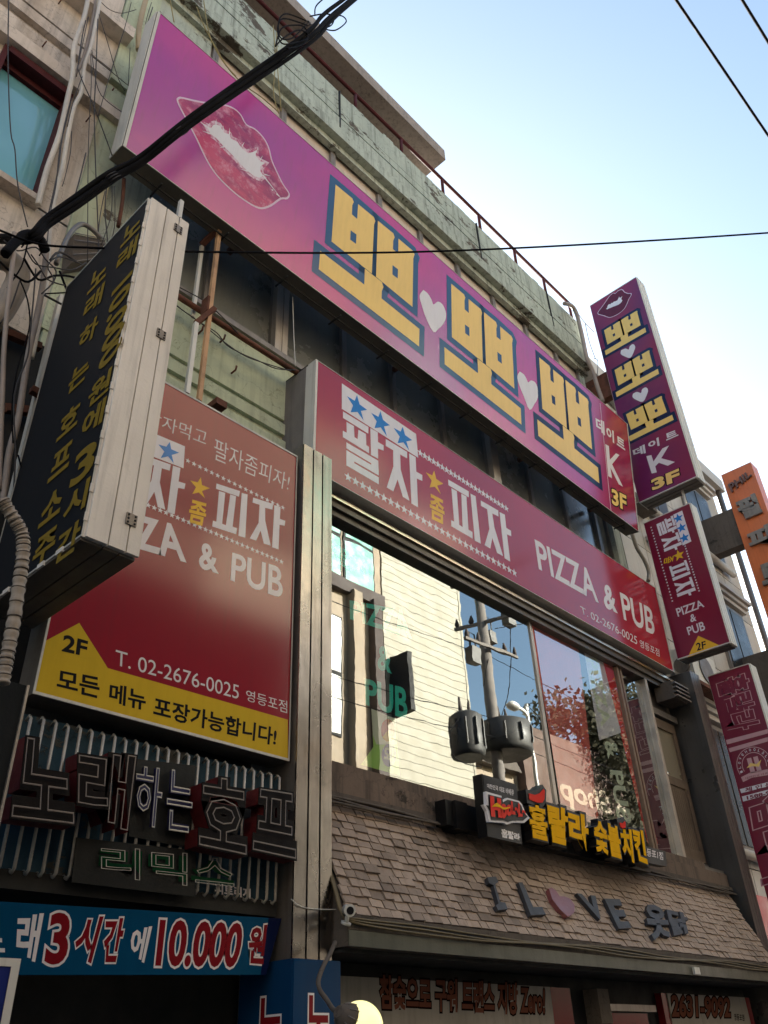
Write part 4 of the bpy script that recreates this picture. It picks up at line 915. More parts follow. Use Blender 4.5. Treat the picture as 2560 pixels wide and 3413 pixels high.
for q_ in (((475,225),(520,238),(560,225),(590,190),(600,205),(598,270),(580,300),(540,298),(480,275)), ((1192,455),(1215,462),(1232,445),(1240,460),(1238,495),(1215,503),(1200,490))):
    pq = [PY(3.73).ab(p) for p in L(cH, *q_)]; shape([growp(pq, .03)], PY(3.728), 0, m_kb, HK, 'flame_box', ext=.1, px=False); shape([pq], PY(3.721), 0, m_lr, HK, 'flame', ext=.004, px=False)
shape([L(cH, (1400,640),(1560,680),(1570,800),(1410,770))], PY(3.82), 0, m_kb, HK, 'branch_box', ext=.07); text('영등포1점', L(cH, (1372,645),(1540,690),(1543,752),(1375,710)), PY(3.815), 0, m_txt, HK, .03)
# ================================================================ PLASTER BUILDING AT LEFT
LB = thing('plaster_building', 'stained beige plaster building with a red framed window at the upper left', 'building', (0, 4.4, 0))
w = MB()
for a, b, z0, z1, y in ((-3, .56, 5.40, 6.90, 4.40), (1.15, 1.40, 5.40, 6.90, 4.40), (-3, 1.40, 4.2, 5.42, 4.40), (-3, 1.58, 6.90, 7.05, 4.30), (-3, 1.40, 7.05, 7.34, 4.38), (-3, 1.40, 7.34, 7.46, 4.44),
                        (-3, 1.40, 7.46, 7.60, 4.38), (-3, 1.40, 7.60, 7.63, 4.43), (-3, 1.40, 7.63, 8.06, 4.38), (-3, 1.46, 8.06, 8.22, 4.22), (-3, 1.36, 8.22, 11.5, 4.42)):
    bx(a, b, y, 6.5, z0, z1, w)
w.build('wall', m_pink, LB)
bx(-3, 1.3, 6.5, 12, -1.7, 11.5).build('wall', m_dim, LB)
lw = MB(); bx(-3, 1.42, 4.42, 6.5, -1.7, 4.2, lw); lw.build('wall', m_grey, LB)
gp_ = MB(); bx(1.40, 1.62, 4.36, 4.6, 4.3, 6.90, gp_); bx(1.40, 1.62, 4.34, 4.6, 7.06, 7.34, gp_); bx(1.40, 1.62, 4.40, 4.6, 7.34, 7.46, gp_); bx(1.40, 1.62, 4.34, 4.6, 7.46, 8.3, gp_); bx(1.37, 1.7, 4.38, 4.6, 8.3, 9.6, gp_)
gp_.build('pilaster', m_green2, BL)
f = MB(); bx(.56, .60, 4.36, 4.52, 5.42, 6.88, f); bx(1.11, 1.15, 4.36, 4.52, 5.42, 6.88, f); bx(.60, 1.11, 4.34, 4.52, 6.80, 6.88, f); bx(.60, 1.11, 4.44, 4.52, 6.74, 6.80, f)
fo = f.build('window', m_red, LB)
m_tealg, t_, b_ = nt('teal_film_glass'); p_ = pos(t_)
t_.links.new(mix(t_, ramp(t_, noise(t_, pos(t_, (1, 1, 1)), .9, 2), [(.35, 0.), (.65, 1.)]), (.13, .40, .42), (.20, .48, .62)), b_.inputs['Base Color']); b_.inputs['Roughness'].default_value = .3; b_.inputs['Coat Weight'].default_value = 1; b_.inputs['Coat Roughness'].default_value = .02; b_.inputs['Coat IOR'].default_value = 1.8
bx(.60, 1.11, 4.48, 4.49, 5.44, 6.74).build('pane', m_tealg, fo)
MB().box(.56, 1.15, 4.30, 4.44, H0+5.36, H0+5.42).build('sill', m_pink, fo)

# hooks and the scratched house shape on the plaster
q_ = PY(4.375)
for p in ((485,40), (350,400), (915,790), (995,360), (720,1020)):
    b_ = PY(4.39).hit(c7(*p)); MB().tube([b_, b_+Vector((0, -.05, 0)), b_+Vector((.005, -.06, .03))], .006, 5).build('hook', m_rust, LB)

# ---- conduits and cables down the party wall
def run(name, c, P, y, r, mat, label=None, group=None, k=4, n=7, y2=None, cat='cable'):
    y2 = y if y2 is None else y2; m_ = len(P)-1
    return cable(name, [PY(y+(y2-y)*i/m_).hit(c(*p)) for i, p in enumerate(P)], r, mat, label, cat, None, group, k, n)
G1 = 'cables and conduits down the party wall'
run('white_conduit', c7, [(735,-100),(735,0),(700,160),(620,400),(610,620),(565,830),(500,1120),(400,1400),(345,1600),(318,1720)], 4.2, .021, m_conduit, 'thick white conduit bent down beside the red framed window', G1, cat='conduit')
run('white_conduit', c7, [(838,-100),(838,0),(805,180),(765,380),(710,540),(685,760),(620,900),(565,1150),(525,1400),(482,1560),(440,1750),(410,2000),(400,2212),(385,2400),(330,2700),(265,3000)], 4.17, .017, m_conduit, 'thinner white conduit right of the thick one, running down behind the black cables', G1, cat='conduit')
run('grey_conduit', c7, [(800,-100),(790,90),(740,330),(690,520),(640,600),(600,680)], 4.22, .016, M('grey_conduit', (.34, .29, .26), .6, 0, .5, 3, .5), 'short grey conduit between the two white conduits', G1, cat='conduit')
run('old_conduit', c8, [(390,60),(370,300),(310,640),(250,900),(200,1200),(150,1520),(85,1750),(50,2000),(20,2250)], 4.05, .02, MC['grey_conduit'], 'long grey conduit left of the black lettered sign', G1, cat='conduit')
run('flex_conduit', c8, [(120,-60),(115,100),(70,500),(35,900),(20,1300),(5,1700),(-10,2100)], 3.9, .015, MC['grey_conduit'], 'ribbed grey flexible conduit at the left edge', G1, cat='conduit')
run('wide_conduit', c7, [(1240,-60),(1205,60),(1165,250),(1160,420)], 4.25, .026, M('tan_pipe', (.42, .33, .2), .6, 0, .5, 3, .5), 'tan pipe above the top left corner of the purple sign', G1, cat='pipe')
run('pipe_pair', c7, [(1040,1500),(1025,1700),(990,1900)], 4.25, .016, m_rust, 'short rusty pipe under the left end of the purple sign', G1, cat='pipe')
run('corrugated_duct', c8, [(-60,140),(60,170),(140,240),(150,340),(90,470),(10,600),(-80,700)], 4.15, .075, m_flex, 'fat grey corrugated duct at the left edge', G1, cat='duct', n=14)
fx = [(15,420),(55,480),(125,590),(180,690),(195,790),(185,950),(160,1120),(120,1400),(75,1650),(45,1800),(20,1960)]
FXC = thing('corrugated_pipe', 'pale corrugated drain hose curving down the lower left edge', 'hose', (1.1, 2.95, H0+1))
cl = smooth([PY(2.95).hit(cA(*p)) for p in fx], 12)
MB().tube(cl, [.0235+(.0035 if (i//2) % 2 else 0) for i in range(len(cl))], 12).build('hose', m_flex, FXC)
seg = 0
for i in range(4, len(cl)-2, 5): d_ = (cl[i+1]-cl[i-1]).normalized(); MB().tube([cl[i]-d_*.002, cl[i]+d_*.002], .0285, 12).build('ring', m_grey, FXC)
rnd = random.Random(3)
VW = [[(75,-50),(68,300),(70,640),(90,1100),(125,1250),(150,1550),(232,1900)], [(830,120),(900,350),(985,640),(1045,760)], [(770,420),(790,600),(850,800),(1030,945)], [(820,160),(800,700),(790,950),(805,1500),(820,1850),(830,2200)],
      [(760,460),(765,700),(740,1250),(735,2200)], [(1090,400),(1075,720)], [(650,570),(700,700),(790,900),(940,1300)], [(1100,20),(1040,250),(990,400),(900,700),(820,980)], [(600,820),(560,1000),(500,1250),(470,1550),(420,1800),(380,2200)],
      [(590,850),(530,1100),(490,1400),(440,1650),(390,1850)], [(840,10),(920,80),(1020,110),(1140,80)], [(1270,20),(1230,150),(1190,350)], [(1280,60),(1215,260),(1150,500),(1050,860)], [(600,1100),(590,1280),(540,1500),(520,1560)],
      [(880,1600),(840,1800),(820,2000)], [(900,1500),(880,1750),(900,2000),(890,2150)], [(940,1560),(930,1800),(850,2050)], [(960,1560),(960,1900),(900,2080)], [(720,1280),(640,1600),(560,1800)], [(690,640),(660,720),(600,900),(565,1060)],
      [(740,140),(700,330),(660,520)], [(720,170),(690,300),(640,640)], [(770,470),(920,590),(1080,720)]]
for i, p in enumerate(VW): run('loose_wire', c7, p, 4.16-.02*(i % 5), .0035+.0015*(i % 3 == 0), m_wire, 'thin loose dark wire hanging among the conduits on the party wall', 'loose wires on the party wall', n=5)
VL = [[(220,80),(300,200),(450,230),(600,250),(720,190)], [(200,150),(320,330),(450,300),(560,300),(650,320)], [(350,450),(450,340),(400,220),(500,140),(700,210)], [(380,450),(560,440)], [(370,460),(520,540)], [(170,340),(230,500),(250,700),(200,900),(140,1100),(100,1400),(110,1700)],
      [(300,240),(280,500),(250,800),(230,980),(120,1300),(130,1750),(115,2100)], [(0,180),(120,290),(240,350),(340,260)], [(30,0),(150,90),(300,60),(380,160),(470,260),(440,370)], [(230,30),(180,220),(60,400)], [(420,170),(500,100),(640,180)], [(150,1800),(200,1980)],
      [(170,330),(90,560),(0,700)], [(500,260),(560,420)], [(260,120),(330,220),(400,330),(540,380)], [(330,130),(360,60),(250,0),(180,60)]]
for i, p in enumerate(VL): run('tangled_wire', c8, p, 4.02-.03*(i % 4), .005+.003*(i % 3 == 1), m_cable if i % 2 else m_wire, 'black wire in the tangle left of the black lettered sign', 'tangled wires left of the black lettered sign', n=5)
for P_, y_, r_ in (([(470,2212),(560,2000),(640,1900),(700,1880),(780,1930),(850,2000)], 4.0, .018), ([(40,2130),(150,2010),(230,1960),(330,2000),(380,2100)], 3.9, .032)):
    run('thick_hose', c7, P_, y_, r_, m_alud if r_ < .03 else m_cable, 'curved grey hose above the black lettered sign' if r_ < .03 else 'black taped cable joint at the left end of the street cable', None, cat='hose' if r_ < .03 else 'joint')
JB = thing('cable_rack', 'small dark louvred box behind the tangled wires', 'box', (1.1, 4.3, H0+4.8))
h_ = [PY(4.2).hit(c7(*p)) for p in ((620,1960), (880,2010), (870,2160), (600,2200))]
MB().prism(h_, (0, .15, 0)).build('box', m_grey, JB)
for i in range(5): MB().bar(h_[0].lerp(h_[3], i/4)-Vector((0, .012, 0)), h_[1].lerp(h_[2], i/4)-Vector((0, .012, 0)), .006).build('bar', m_alud, JB)
# posts and beams in the shade behind the black lettered sign
for nm, c, a, b, wd, y, mt, lb in (('metal_post', c8, (520,480), (90,2250), .05, 4.15, m_tin, 'pale rust streaked metal post left of the black lettered sign'), ('dark_beam', c8, (-40,740), (340,900), .05, 4.25, m_rust, 'upper dark rusty beam in the shade at the left edge'),
                                   ('dark_beam', c8, (40,1410), (300,1440), .05, 4.25, m_rust, 'lower dark rusty beam in the shade at the left edge'), ('rusty_bracket', c8, (260,1250), (370,1310), .045, 4.1, m_rust, 'rusty bracket tying the black lettered sign to its post')):
    A_, B_ = PY(y).hit(c(*a)), PY(y).hit(c(*b)); tag(MB().bar(A_, B_, wd).build(nm, mt), lb, 'post' if 'post' in nm else 'beam')

# ---- orange primed steel posts before the third floor windows
for nm, pts, y, wd, lb, mt in (('steel_post', [(582,395), (487,1895)], 4.12, .034, 'orange primed steel post in front of the dark third floor window', m_wood), ('steel_post', [(435,555), (405,1180)], 4.3, .03, 'weathered steel post stub beside the orange post', m_tin),
                               ('steel_post', [(385,1200), (335,1805)], 4.12, .034, 'weathered lower steel post left of the orange post', m_tin), ('steel_post', [(262,180), (240,320)], 3.9, .034, 'short pale steel post end above the black lettered sign', m_tin)):
    A_, B_ = PY(y).hit(cF(*pts[0])), PY(y).hit(cF(*pts[1])); B_.x = A_.x if abs(B_.x-A_.x) < .12 else B_.x
    tag(MB().bar(A_, B_, wd).build(nm, mt), lb, 'post', 'steel posts of the old sign frame')
for a, b, ya, yb, lb in (((582,400),(430,545),4.12,4.3,'slanting upper steel arm tying the orange post to the wall'), ((540,1080),(380,1205),4.1,4.14,'short steel arm between the orange post and the lower post'), ((480,1000),(470,1120),4.15,4.15,'rusty steel plate on the dark pipe')):
    tag(MB().bar(PY(ya).hit(cF(*a)), PY(yb).hit(cF(*b)), .045, .09 if 'plate' in lb else .04).build('sign_strut', m_rust), lb, 'bracket', 'steel arms of the old sign frame')
A_, B_ = PY(4.25).hit(cF(150,920)), PY(4.25).hit(cF(1270,1640)); tag(MB().tube([A_, B_], .026, 8).build('dark_pipe', m_rust), 'rusty dark pipe along the ledge under the third floor windows', 'pipe')
for i, P_ in enumerate(([(220,1050),(400,1180),(560,1280),(640,1380),(760,1450),(900,1510),(1060,1580),(1220,1590)], [(320,1120),(480,1240),(640,1370),(800,1475),(980,1540),(1180,1600)], [(250,900),(450,1010),(600,1140),(740,1290)])):
    run('sagging_wire', cF, P_, 4.22, .005, m_wire, 'thin wire sagging across the pale green wall', 'sagging wires on the pale green wall', n=5)
run('drop_wire', cF, [(1195,980),(1205,1300),(1218,1560)], 4.2, .004, m_tin, 'thin pale wire hanging from the purple sign to the wide pizza sign')
for p in ((585,1360),(680,1620),(400,1290)): b_ = PY(4.39).hit(cF(*p)); tag(MB().tube([b_, b_+Vector((0, -.06, .0)), b_+Vector((0, -.07, .04))], .009, 5).build('wall_hook', m_rust), 'rusty hook in the pale green wall', 'hook', 'rusty hooks in the pale green wall')
b_ = PY(4.2).hit(cF(550,1905)); tag(MB().box(b_.x-.05, b_.x+.05, 4.12, 4.36, b_.z-.03, b_.z+.03).build('bracket_box', m_rust), 'small dark bracket on top of the left pizza sign', 'bracket')
# ivy-like cords by the top windows
CL = ['straw coloured cord slanting along the top floor windows', 'straw cord joining the slanting one near the top left window', 'short dark cord at the very top above the purple sign', 'left one of two cords dropping from the parapet', 'right one of two cords dropping from the parapet']
for kk, P_ in enumerate(([(850,30),(885,120),(935,210),(990,300),(1060,370),(1130,420),(1200,480)], [(880,0),(905,150),(960,260),(1020,330)], [(735,0),(752,95)], [(1180,110),(1190,260),(1182,400),(1205,490)], [(1195,140),(1200,300),(1215,480)])):
    run('hanging_cord', r1, P_, 4.15, .006, M('straw_cord', (.28, .23, .10), .8), CL[kk], 'cords hanging past the top floor windows', n=5)
# drain pipe at the right end of the parapet
run('drain_pipe', cC, [(1235,265),(1290,280),(1330,340),(1360,450),(1385,560),(1415,700),(1460,800),(1500,930),(1540,1040)], 4.15, .035, MC['grey_conduit'], 'bent pale drain pipe at the right end of the parapet', None, cat='pipe')
run('corner_hose', c1, [(520,1200),(560,1320),(620,1420),(660,1520),(655,1600)], 4.35, .03, m_flex, 'curved hose between the wide pizza sign and the projecting pizza sign', None, cat='hose')
for i, P_ in enumerate(([(1400,420),(1430,560),(1480,700)], [(1340,340),(1400,420),(1470,490)], [(1470,700),(1500,720),(1490,860),(1460,920)], [(1480,900),(1560,1010),(1610,1070)], [(1500,860),(1530,980),(1555,1050)])):
    run('corner_wire', cC, P_, 4.3, .006, m_wire, 'thin dark wire at the right corner of the green building', 'wires at the right corner of the green building', n=5)

# ================================================================ STREET CABLES
SCB = thing('street_cable_bundle', 'thick black cable bundle slanting across the purple sign', 'cable', (2, 3, H0+5))
base = [(-30,1030,4.3),(99*1.2964,791*1.2964,3.9),(206,954,3.85),(330,871,3.75),(485,763,3.62),(618,686,3.5),(855,495,3.2),(1320,170,2.75),(1420,75,2.68),(1560,-40,2.6),(1900,-330,2.4)]
for j, (ou, ov, r_) in enumerate(((2,3,.021),(-12,-14,.018),(12,15,.016),(6,-5,.014))):
    pts = [PY(y_).hit(r1(u+ou*(1+.35*math.sin(i*1.7+j)), v+ov*(1+.3*math.cos(i*1.3+j*2)))) for i, (u, v, y_) in enumerate(base)]
    cable('strand', pts, r_, m_cable, parent=SCB, k=8, n=9)
for u, v, y_ in ((785,565,3.3),(490,765,3.62),(1325,110,2.75)):
    c_ = PY(y_).hit(r1(u, v)); 
    for k in range(3): MB().tube(smooth([c_+Vector((.02*k-.02, math.cos(a)*.035, math.sin(a)*.055)) + Vector((math.sin(a)*.03, 0, 0)) for a in [i*math.pi/5 for i in range(11)]], 2), .0035, 5).build('wire_tie', m_wire, SCB)
lp = [[(1335,95),(1240,60),(1205,90),(1210,160),(1260,165),(1320,110)], [(1330,110),(1225,80),(1200,130),(1225,190),(1330,170)], [(1360,60),(1370,20),(1440,-40)], [(1340,70),(1400,60),(1440,70),(1430,110),(1360,130)], [(1440,65),(1480,70),(1495,95),(1450,130),(1400,125)], [(1190,200),(1230,160),(1290,130),(1330,150),(1310,190),(1240,210)], [(1325,130),(1300,110),(1220,120),(1190,200)]]
for i, P_ in enumerate(lp): cable('wire_loop', [PY(2.72).hit(r1(*p)) for p in P_], .006, m_cable, parent=SCB, k=8)
def long(label, P_, r):                        # straight spans: each point at its own distance from the eye
    cable('overhead_wire', [EYE + ray(u, v).normalized()*d for u, v, d in P_], r, m_cable, label, n=6)
long('thin black overhead wire crossing the whole picture', [(-60,750,5.6),(0,768,5.6),(139,815,5.65),(350,827,5.7),(620,838,5.8),(1100,843,6.1),(1500,836,6.4),(2000,812,7),(2560,776,8),(3000,740,9)], .0075)
long('overhead wire at the top right, the left one of two', [(2180,-110,11),(2254,0,11.3),(2400,215,11.8),(2560,451,12.4),(2800,800,13.5)], .016)
long('overhead wire at the very top right corner', [(2400,-120,11),(2474,0,11.3),(2562,143,11.8),(2700,370,12.5)], .016)

# ================================================================ BUILDINGS BEYOND, RIGHT
CB = thing('cream_building', 'cream stone clad building with ornate window hoods beyond the projecting signs', 'building', (13, 4.7, 0))
cz = [-1.7, -.2, .6, 1.3, 2.1, 2.9, 3.7, 4.5, 5.3, 6.1, 6.9, 7.7, 8.5, 9.3, 10.0]; cx_ = [10.75, 11.6, 12.5, 13.3, 14.2, 15.0, 15.9]
winr = [(11.9, 12.9, 2.3, 4.1), (13.9, 15.2, 2.3, 4.1), (11.9, 12.9, 5.1, 6.9), (13.9, 15.2, 5.1, 6.9), (11.9, 12.9, 7.9, 9.6), (13.9, 15.2, 7.9, 9.6)]
for i in range(len(cz)-1):
    for j in range(len(cx_)-1):
        bx(cx_[j]+.008, cx_[j+1]-.008, 4.72, 4.76, cz[i]+.008, cz[i+1]-.008).build('stone_panel', m_cream, CB)
bx(10.75, 15.9, 4.765, 11, -1.7, 10.15).build('wall', m_grey, CB); bx(10.6, 16.1, 4.5, 11, 10.15, 10.45).build('cornice', m_cream, CB)
for a, b, z0, z1 in winr:
    fo = bx(a, b, 4.66, 4.719, z0, z1).build('window', m_alud, CB)
    mg_ = M('far_dark_glass', (.03, .032, .035), .3, 0, .2, 1, spec=.3); bx(a+.08, (a+b)/2-.03, 4.645, 4.66, z0+.08, z1-.08).build('pane', mg_, fo); bx((a+b)/2+.03, b-.08, 4.645, 4.66, z0+.08, z1-.08).build('pane', mg_, fo)
    for k in range(3): bx(a-.12-.05*k, b+.12+.05*k, 4.60-.05*k, 4.719, z1+.04+.09*k, z1+.12+.09*k).build('hood', m_cream, fo)
    MB().tube([(a-.15, 4.62, z0+H0-.06), (b+.15, 4.62, z0+H0-.06)], .07, 8).build('sill', m_cream, fo)
MB().tube([(15.95, 4.6, 0), (15.95, 4.6, H0+10.3)], .06, 8).tube([(16.1, 4.62, 0), (16.1, 4.62, H0+10.2)], .035, 8).build('drain_pipe', m_alud, CB)
AC = thing('air_conditioner', 'white air conditioner unit with a round fan above the wine coloured sign', 'air conditioner', (11.6, 4.4, H0+4.6))
bx(11.35, 12.2, 4.35, 4.65, 4.45, 5.0).build('case', m_tin, AC); MB().tube([(11.34, 4.5, H0+4.72), (11.30, 4.5, H0+4.72)], .12, 16).build('grille', m_alud, AC); MB().tube([(11.8, 4.345, H0+4.72), (11.8, 4.33, H0+4.72)], .22, 20).build('fan', m_alud, AC); bx(11.3, 12.25, 4.3, 4.7, 4.38, 4.44).build('rack', m_rust, AC)
AC2 = thing('air_conditioner', 'white air conditioner with a large grey fan behind the projecting purple sign', 'air conditioner', (10.9, 4.6, H0+8))
bx(10.55, 11.6, 4.5, 4.9, 7.7, 8.9).build('case', m_tin, AC2); MB().tube([(10.549, 4.7, H0+8.45), (10.53, 4.7, H0+8.45)], .17, 24).build('grille', m_alud, AC2); MB().tube([(10.9, 4.499, H0+8.3), (10.9, 4.48, H0+8.3)], .32, 24).build('fan', m_alud, AC2); MB().tube([(10.9, 4.48, H0+8.3), (10.9, 4.47, H0+8.3)], .05, 10).build('hub', m_tin, AC2)
bx(10.4, 11.8, 4.45, 5.0, 7.6, 7.68).build('rack', m_grey, AC2)
SH = thing('blue_wall_sign', 'pale blue wall sign with dark logo marks behind the wine coloured sign', 'sign', (10.9, 4.6, H0+3))
bx(10.55, 11.5, 4.62, 4.70, 2.75, 3.75).build('face', M('pale_blue', (.22, .33, .42), .4, 0, .4, 2), SH); bx(10.55, 11.5, 4.50, 4.70, 1.75, 2.72).build('lower_panel', m_alud, SH)
MB().prism([(10.9, 4.615, H0+3.5), (11.1, 4.615, H0+3.62), (11.0, 4.615, H0+3.3), (10.85, 4.615, H0+3.2)], (0, -.01, 0)).prism([(10.8, 4.615, H0+2.95), (11.05, 4.615, H0+3.1), (11.1, 4.615, H0+2.85)], (0, -.01, 0)).build('logo', m_blk, SH)
SR = thing('red_shop_poster', 'red and white shop poster seen past the steel column', 'poster', (11.5, 4.5, H0+1.3))
bx(10.7, 12.6, 4.55, 4.60, .75, 1.7).build('sheet', M('pink_red_poster', (.50, .04, .05), .4, 0, .2, 1.5, rand=0, dirt=(.6, .5, .5)), SR); bx(10.6, 12.7, 4.40, 4.6, .62, .75).build('ledge', m_tin, SR); bx(10.35, 10.7, 4.3, 4.6, -.2, 1.7).build('pillar', m_grey, SR)
OR_ = thing('orange_blade_sign', 'orange projecting sign with raised grey Korean letters at the right edge', 'sign', (14.5, 3.4, H0+8))
m_or = M('orange_sheet', (.62, .15, .035), .5, 0, .3, 1.2, .3, coat=.3); OX = 14.376; OP = PX(OX)
bx(OX, OX+.32, 3.4, 3.998, 2.0, 9.46).build('body', m_or, OR_)
m_org = M('grey_raised_letter', (.24, .22, .20), .5, .2, .6, 4, .5)
text('PHIL', L(cO, (232,410),(490,235),(515,300),(280,500)), PX(OX-.05), 0, M('dark_raised', (.13, .07, .06), .5), OR_, .03, 'raised_letter', ext=.045)
for ch, qd in (('필', ((310,615),(560,505),(645,735),(405,835))), ('피', ((445,990),(715,870),(790,1085),(505,1190))), ('트', ((585,1380),(880,1270),(960,1500),(655,1610)))): text(ch, L(cO, *qd), PX(OX-.06), 0, m_org, OR_, .05, 'raised_letter', ext=.055)
bx(OX+.05, OX+.3, 3.99, 5.2, 7.9, 8.7).build('bracket', m_grey, OR_); bx(OX+.05, OX+.3, 3.99, 5.2, 4.6, 5.8).build('bracket', m_grey, OR_)
FB = thing('far_grey_building', 'dark grey building end beyond the orange sign', 'building', (24, 6, 0)); bx(20, 34, 5.2, 14, -1.7, 6.2).build('wall', m_cream, FB); bx(19.9, 34, 5.0, 14, 6.2, 6.5).build('cornice', m_grey, FB)
for i in range(8): bx(20.6+i*1.6, 21.6+i*1.6, 5.15, 5.2, 3.6, 5.0).build('window', m_gl3, FB)
FT = thing('far_street_fitting', 'white lamp fitting on the far street side', 'lamp', (22, 4.0, H0+7)); MB().tube([(19.8, 4.3, H0+7.2), (19.8, 5.0, H0+7.2)], .08, 8).sphere((19.8, 4.2, H0+7.2), .25, 12, 8, (1, 1, .6)).build('body', m_tin, FT)

# ================================================================ ACROSS THE STREET (seen mirrored in the shop window)
YO = -6.5; VQ = PY(14.9)                         # real x, z of what the glass mirrors
SD = thing('cream_sided_building', 'sunlit cream building with wavy horizontal siding mirrored in the shop window', 'building', (18, -8, 0))
m_sid = M('cream_siding', (.27, .25, .19), .6, 0, .12, 1.0, .1); m_gap = M('siding_joint', (.13, .11, .075), .8)
bx(16.25, 19.95, -14, YO-.03, -1.7, 15.5).build('wall', m_gap, SD)
z = -1.6
while z < 15.4: MB().obox((16.25, YO-.028, H0+z), (3.7, 0, 0), (0, .03, 0), (0, .0, .237)).build('siding_board', m_sid, SD); z += .25
bx(19.95, 20.05, -14, YO+.02, -1.7, 15.6).build('corner_trim', m_sid, SD)
PSG = thing('parking_sign', 'white wall sign reading PARKING, mirrored in the shop window', 'sign', (17.5, YO, H0+11))
a_, b_ = VQ.ab(c3(765,1600)), VQ.ab(c3(950,1850)); bx(a_[0], b_[0], YO, YO+.04, b_[1], b_[1]+1.3).build('board', m_txt, PSG)
OPL = Plane((0, YO+.045, H0), (-1, 0, 0), (0, 0, 1))
text('PARKING', [(-b_[0]+.06, b_[1]+.32), (-a_[0]-.06, b_[1]+.32), (-a_[0]-.06, b_[1]+.08), (-b_[0]+.06, b_[1]+.08)], OPL, .002, m_blk, PSG, .03, px=False)
text('대흥주차장', [(-b_[0]+.06, b_[1]+.85), (-a_[0]-.06, b_[1]+.85), (-a_[0]-.06, b_[1]+.50), (-b_[0]+.06, b_[1]+.50)], OPL, .002, m_alud, PSG, .0, px=False)
BR = thing('brown_stone_building', 'brown stone building with green glass bays mirrored left in the shop window', 'building', (11, -8, 0))
m_bst = M('brown_stone', (.30, .24, .175), .8, 0, .4, .8, .3); m_bsd = M('dark_brown_stone', (.06, .045, .04), .8, 0, .4, .8, .3); m_tg = M('green_glass', (.10, .32, .27), .12, 0, .1, 1, spec=.9)
bx(4, 16.2, -14, YO-.02, -1.7, 16.5).build('wall', m_bst, BR)
for a, b, z0, z1 in ((14.6, 15.9, 11.6, 16.0), (12.9, 14.5, 11.6, 16.0), (13.9, 14.5, 7.0, 10.4), (12.7, 13.25, 7.0, 10.4), (12.7, 13.25, 2.0, 5.6), (13.9, 14.6, 2, 5.6)):
    g = z0 > 11; fo = bx(a, b, YO-.06, YO+.02, z0, z1).build('window', m_dim, BR); n = 3 if g else 2
    for i in range(n): bx(a+.06, b-.06, YO+.02, YO+.035, z0+.06+(z1-z0)*i/n, z0-.06+(z1-z0)*(i+1)/n).build('pane', m_tg if g else m_gl3, fo)
for x in (13.3, 14.75, 15.6): bx(x, x+.35, YO-.02, YO+.25, -1.7, 11.3).build('pilaster', m_bsd if x != 14.75 else m_bst, BR)
bx(4.0, 12.3, YO-.019, YO+.30, -1.7, 8.9).build('added_dark_panel', M('added_dark_panel', (.008, .008, .009), .8, spec=.1), BR); bx(9.5, 12.6, YO-.019, YO+.05, 8.9, 11.2).build('added_bright_panel', M('added_panel_pale', (.72, .62, .46), .8), BR)  # both panels added to shape the dark and glowing reflections in the left signs
bx(4, 16.2, YO-.02, YO+.15, 11.2, 11.6).build('band', m_bsd, BR)
VSN = thing('vertical_shop_sign', 'tall narrow dark shop sign on the far brown building, mirrored in the glass', 'sign', (15.8, -6, H0+7)); a_ = VQ.ab(c4(735,490)); b_ = VQ.ab(c4(820,1000)); bx(a_[0], a_[0]+.2, YO+.05, YO+.75, b_[1], a_[1]).build('box', m_dim, VSN)
# low shop building, further along
LOW = thing('low_shop_building', 'low brown shop building mirrored in the right panes', 'building', (28, -8, 0))
t0 = VQ.ab((1760,2535)); t1 = VQ.ab((2060,2430))
m_lows = M('shaded_brick', (.10, .06, .045), .8, 0, .4, 1)
bx(20.3, 42, -14, YO-.3, -1.7, 7.6).build('wall', m_bst, LOW); bx(22.6, 42, -14, YO+.05, -1.7, 9.3).build('wall', m_lows, LOW)
MB().prism([(20.2, YO, H0+7.6), (22.5, YO, H0+7.6), (21.8, YO, H0+8.4), (20.2, YO, H0+8.8)], (0, -6, 0)).build('roof', m_grey, LOW)
text('e Shop', [(-29.0, 7.9), (-24.5, 7.9), (-24.5, 6.9), (-29.0, 6.9)], Plane((0, YO+.06, H0), (-1, 0, 0), (0, 0, 1)), .01, m_bst, LOW, .03, px=False)
FB2 = thing('far_row', 'plain row of buildings far along the street opposite', 'building', (55, -9, 0)); bx(42.5, 90, -16, YO, -1.7, 8.5).build('wall', m_cream, FB2)
BK = thing('left_opposite_building', 'plain plastered building opposite, left of the brown stone one', 'building', (-4, -9, 0)); bx(-30, 3.9, -16, YO, -1.7, 12).build('wall', m_bst, BK)
# utility pole
PQ = PY(10.4); PYR = 8.4-10.4
PL1 = thing('utility_pole', 'concrete utility pole with transformers mirrored in the shop window', 'pole', (18.8, PYR, 0))
px0 = PQ.ab((1625,2250))[0]; ptop = PQ.ab((1578,1960))[1]
m_pole = M('concrete_pole', (.16, .14, .125), .8, 0, .4, 3); m_tr = M('transformer_grey', (.05, .048, .045), .5, .2, .4, 3)
MB().tube([(px0, PYR, 0), (px0, PYR, H0+ptop+.5)], [.16, .12], 14).build('shaft', m_pole, PL1)
for dz, dr in ((-.1, (1, .1)), (-.9, (.25, 1)), (-1.6, (1, .1)), (.3, (.2, 1))):
    d_ = Vector((*dr, 0)).normalized(); c_ = Vector((px0, PYR+.2, H0+ptop+dz)); MB().bar(c_-d_*.9, c_+d_*.9, .07).build('crossarm', m_pole, PL1)
    for s_ in (-.82, -.45, .45, .82): q_ = c_+d_*s_; MB().tube([q_, q_+Vector((0, 0, .1)), q_+Vector((0, 0, .2)), q_+Vector((0, 0, .26))], [.03, .06, .035, .02], 8).build('insulator', m_bsd, PL1)
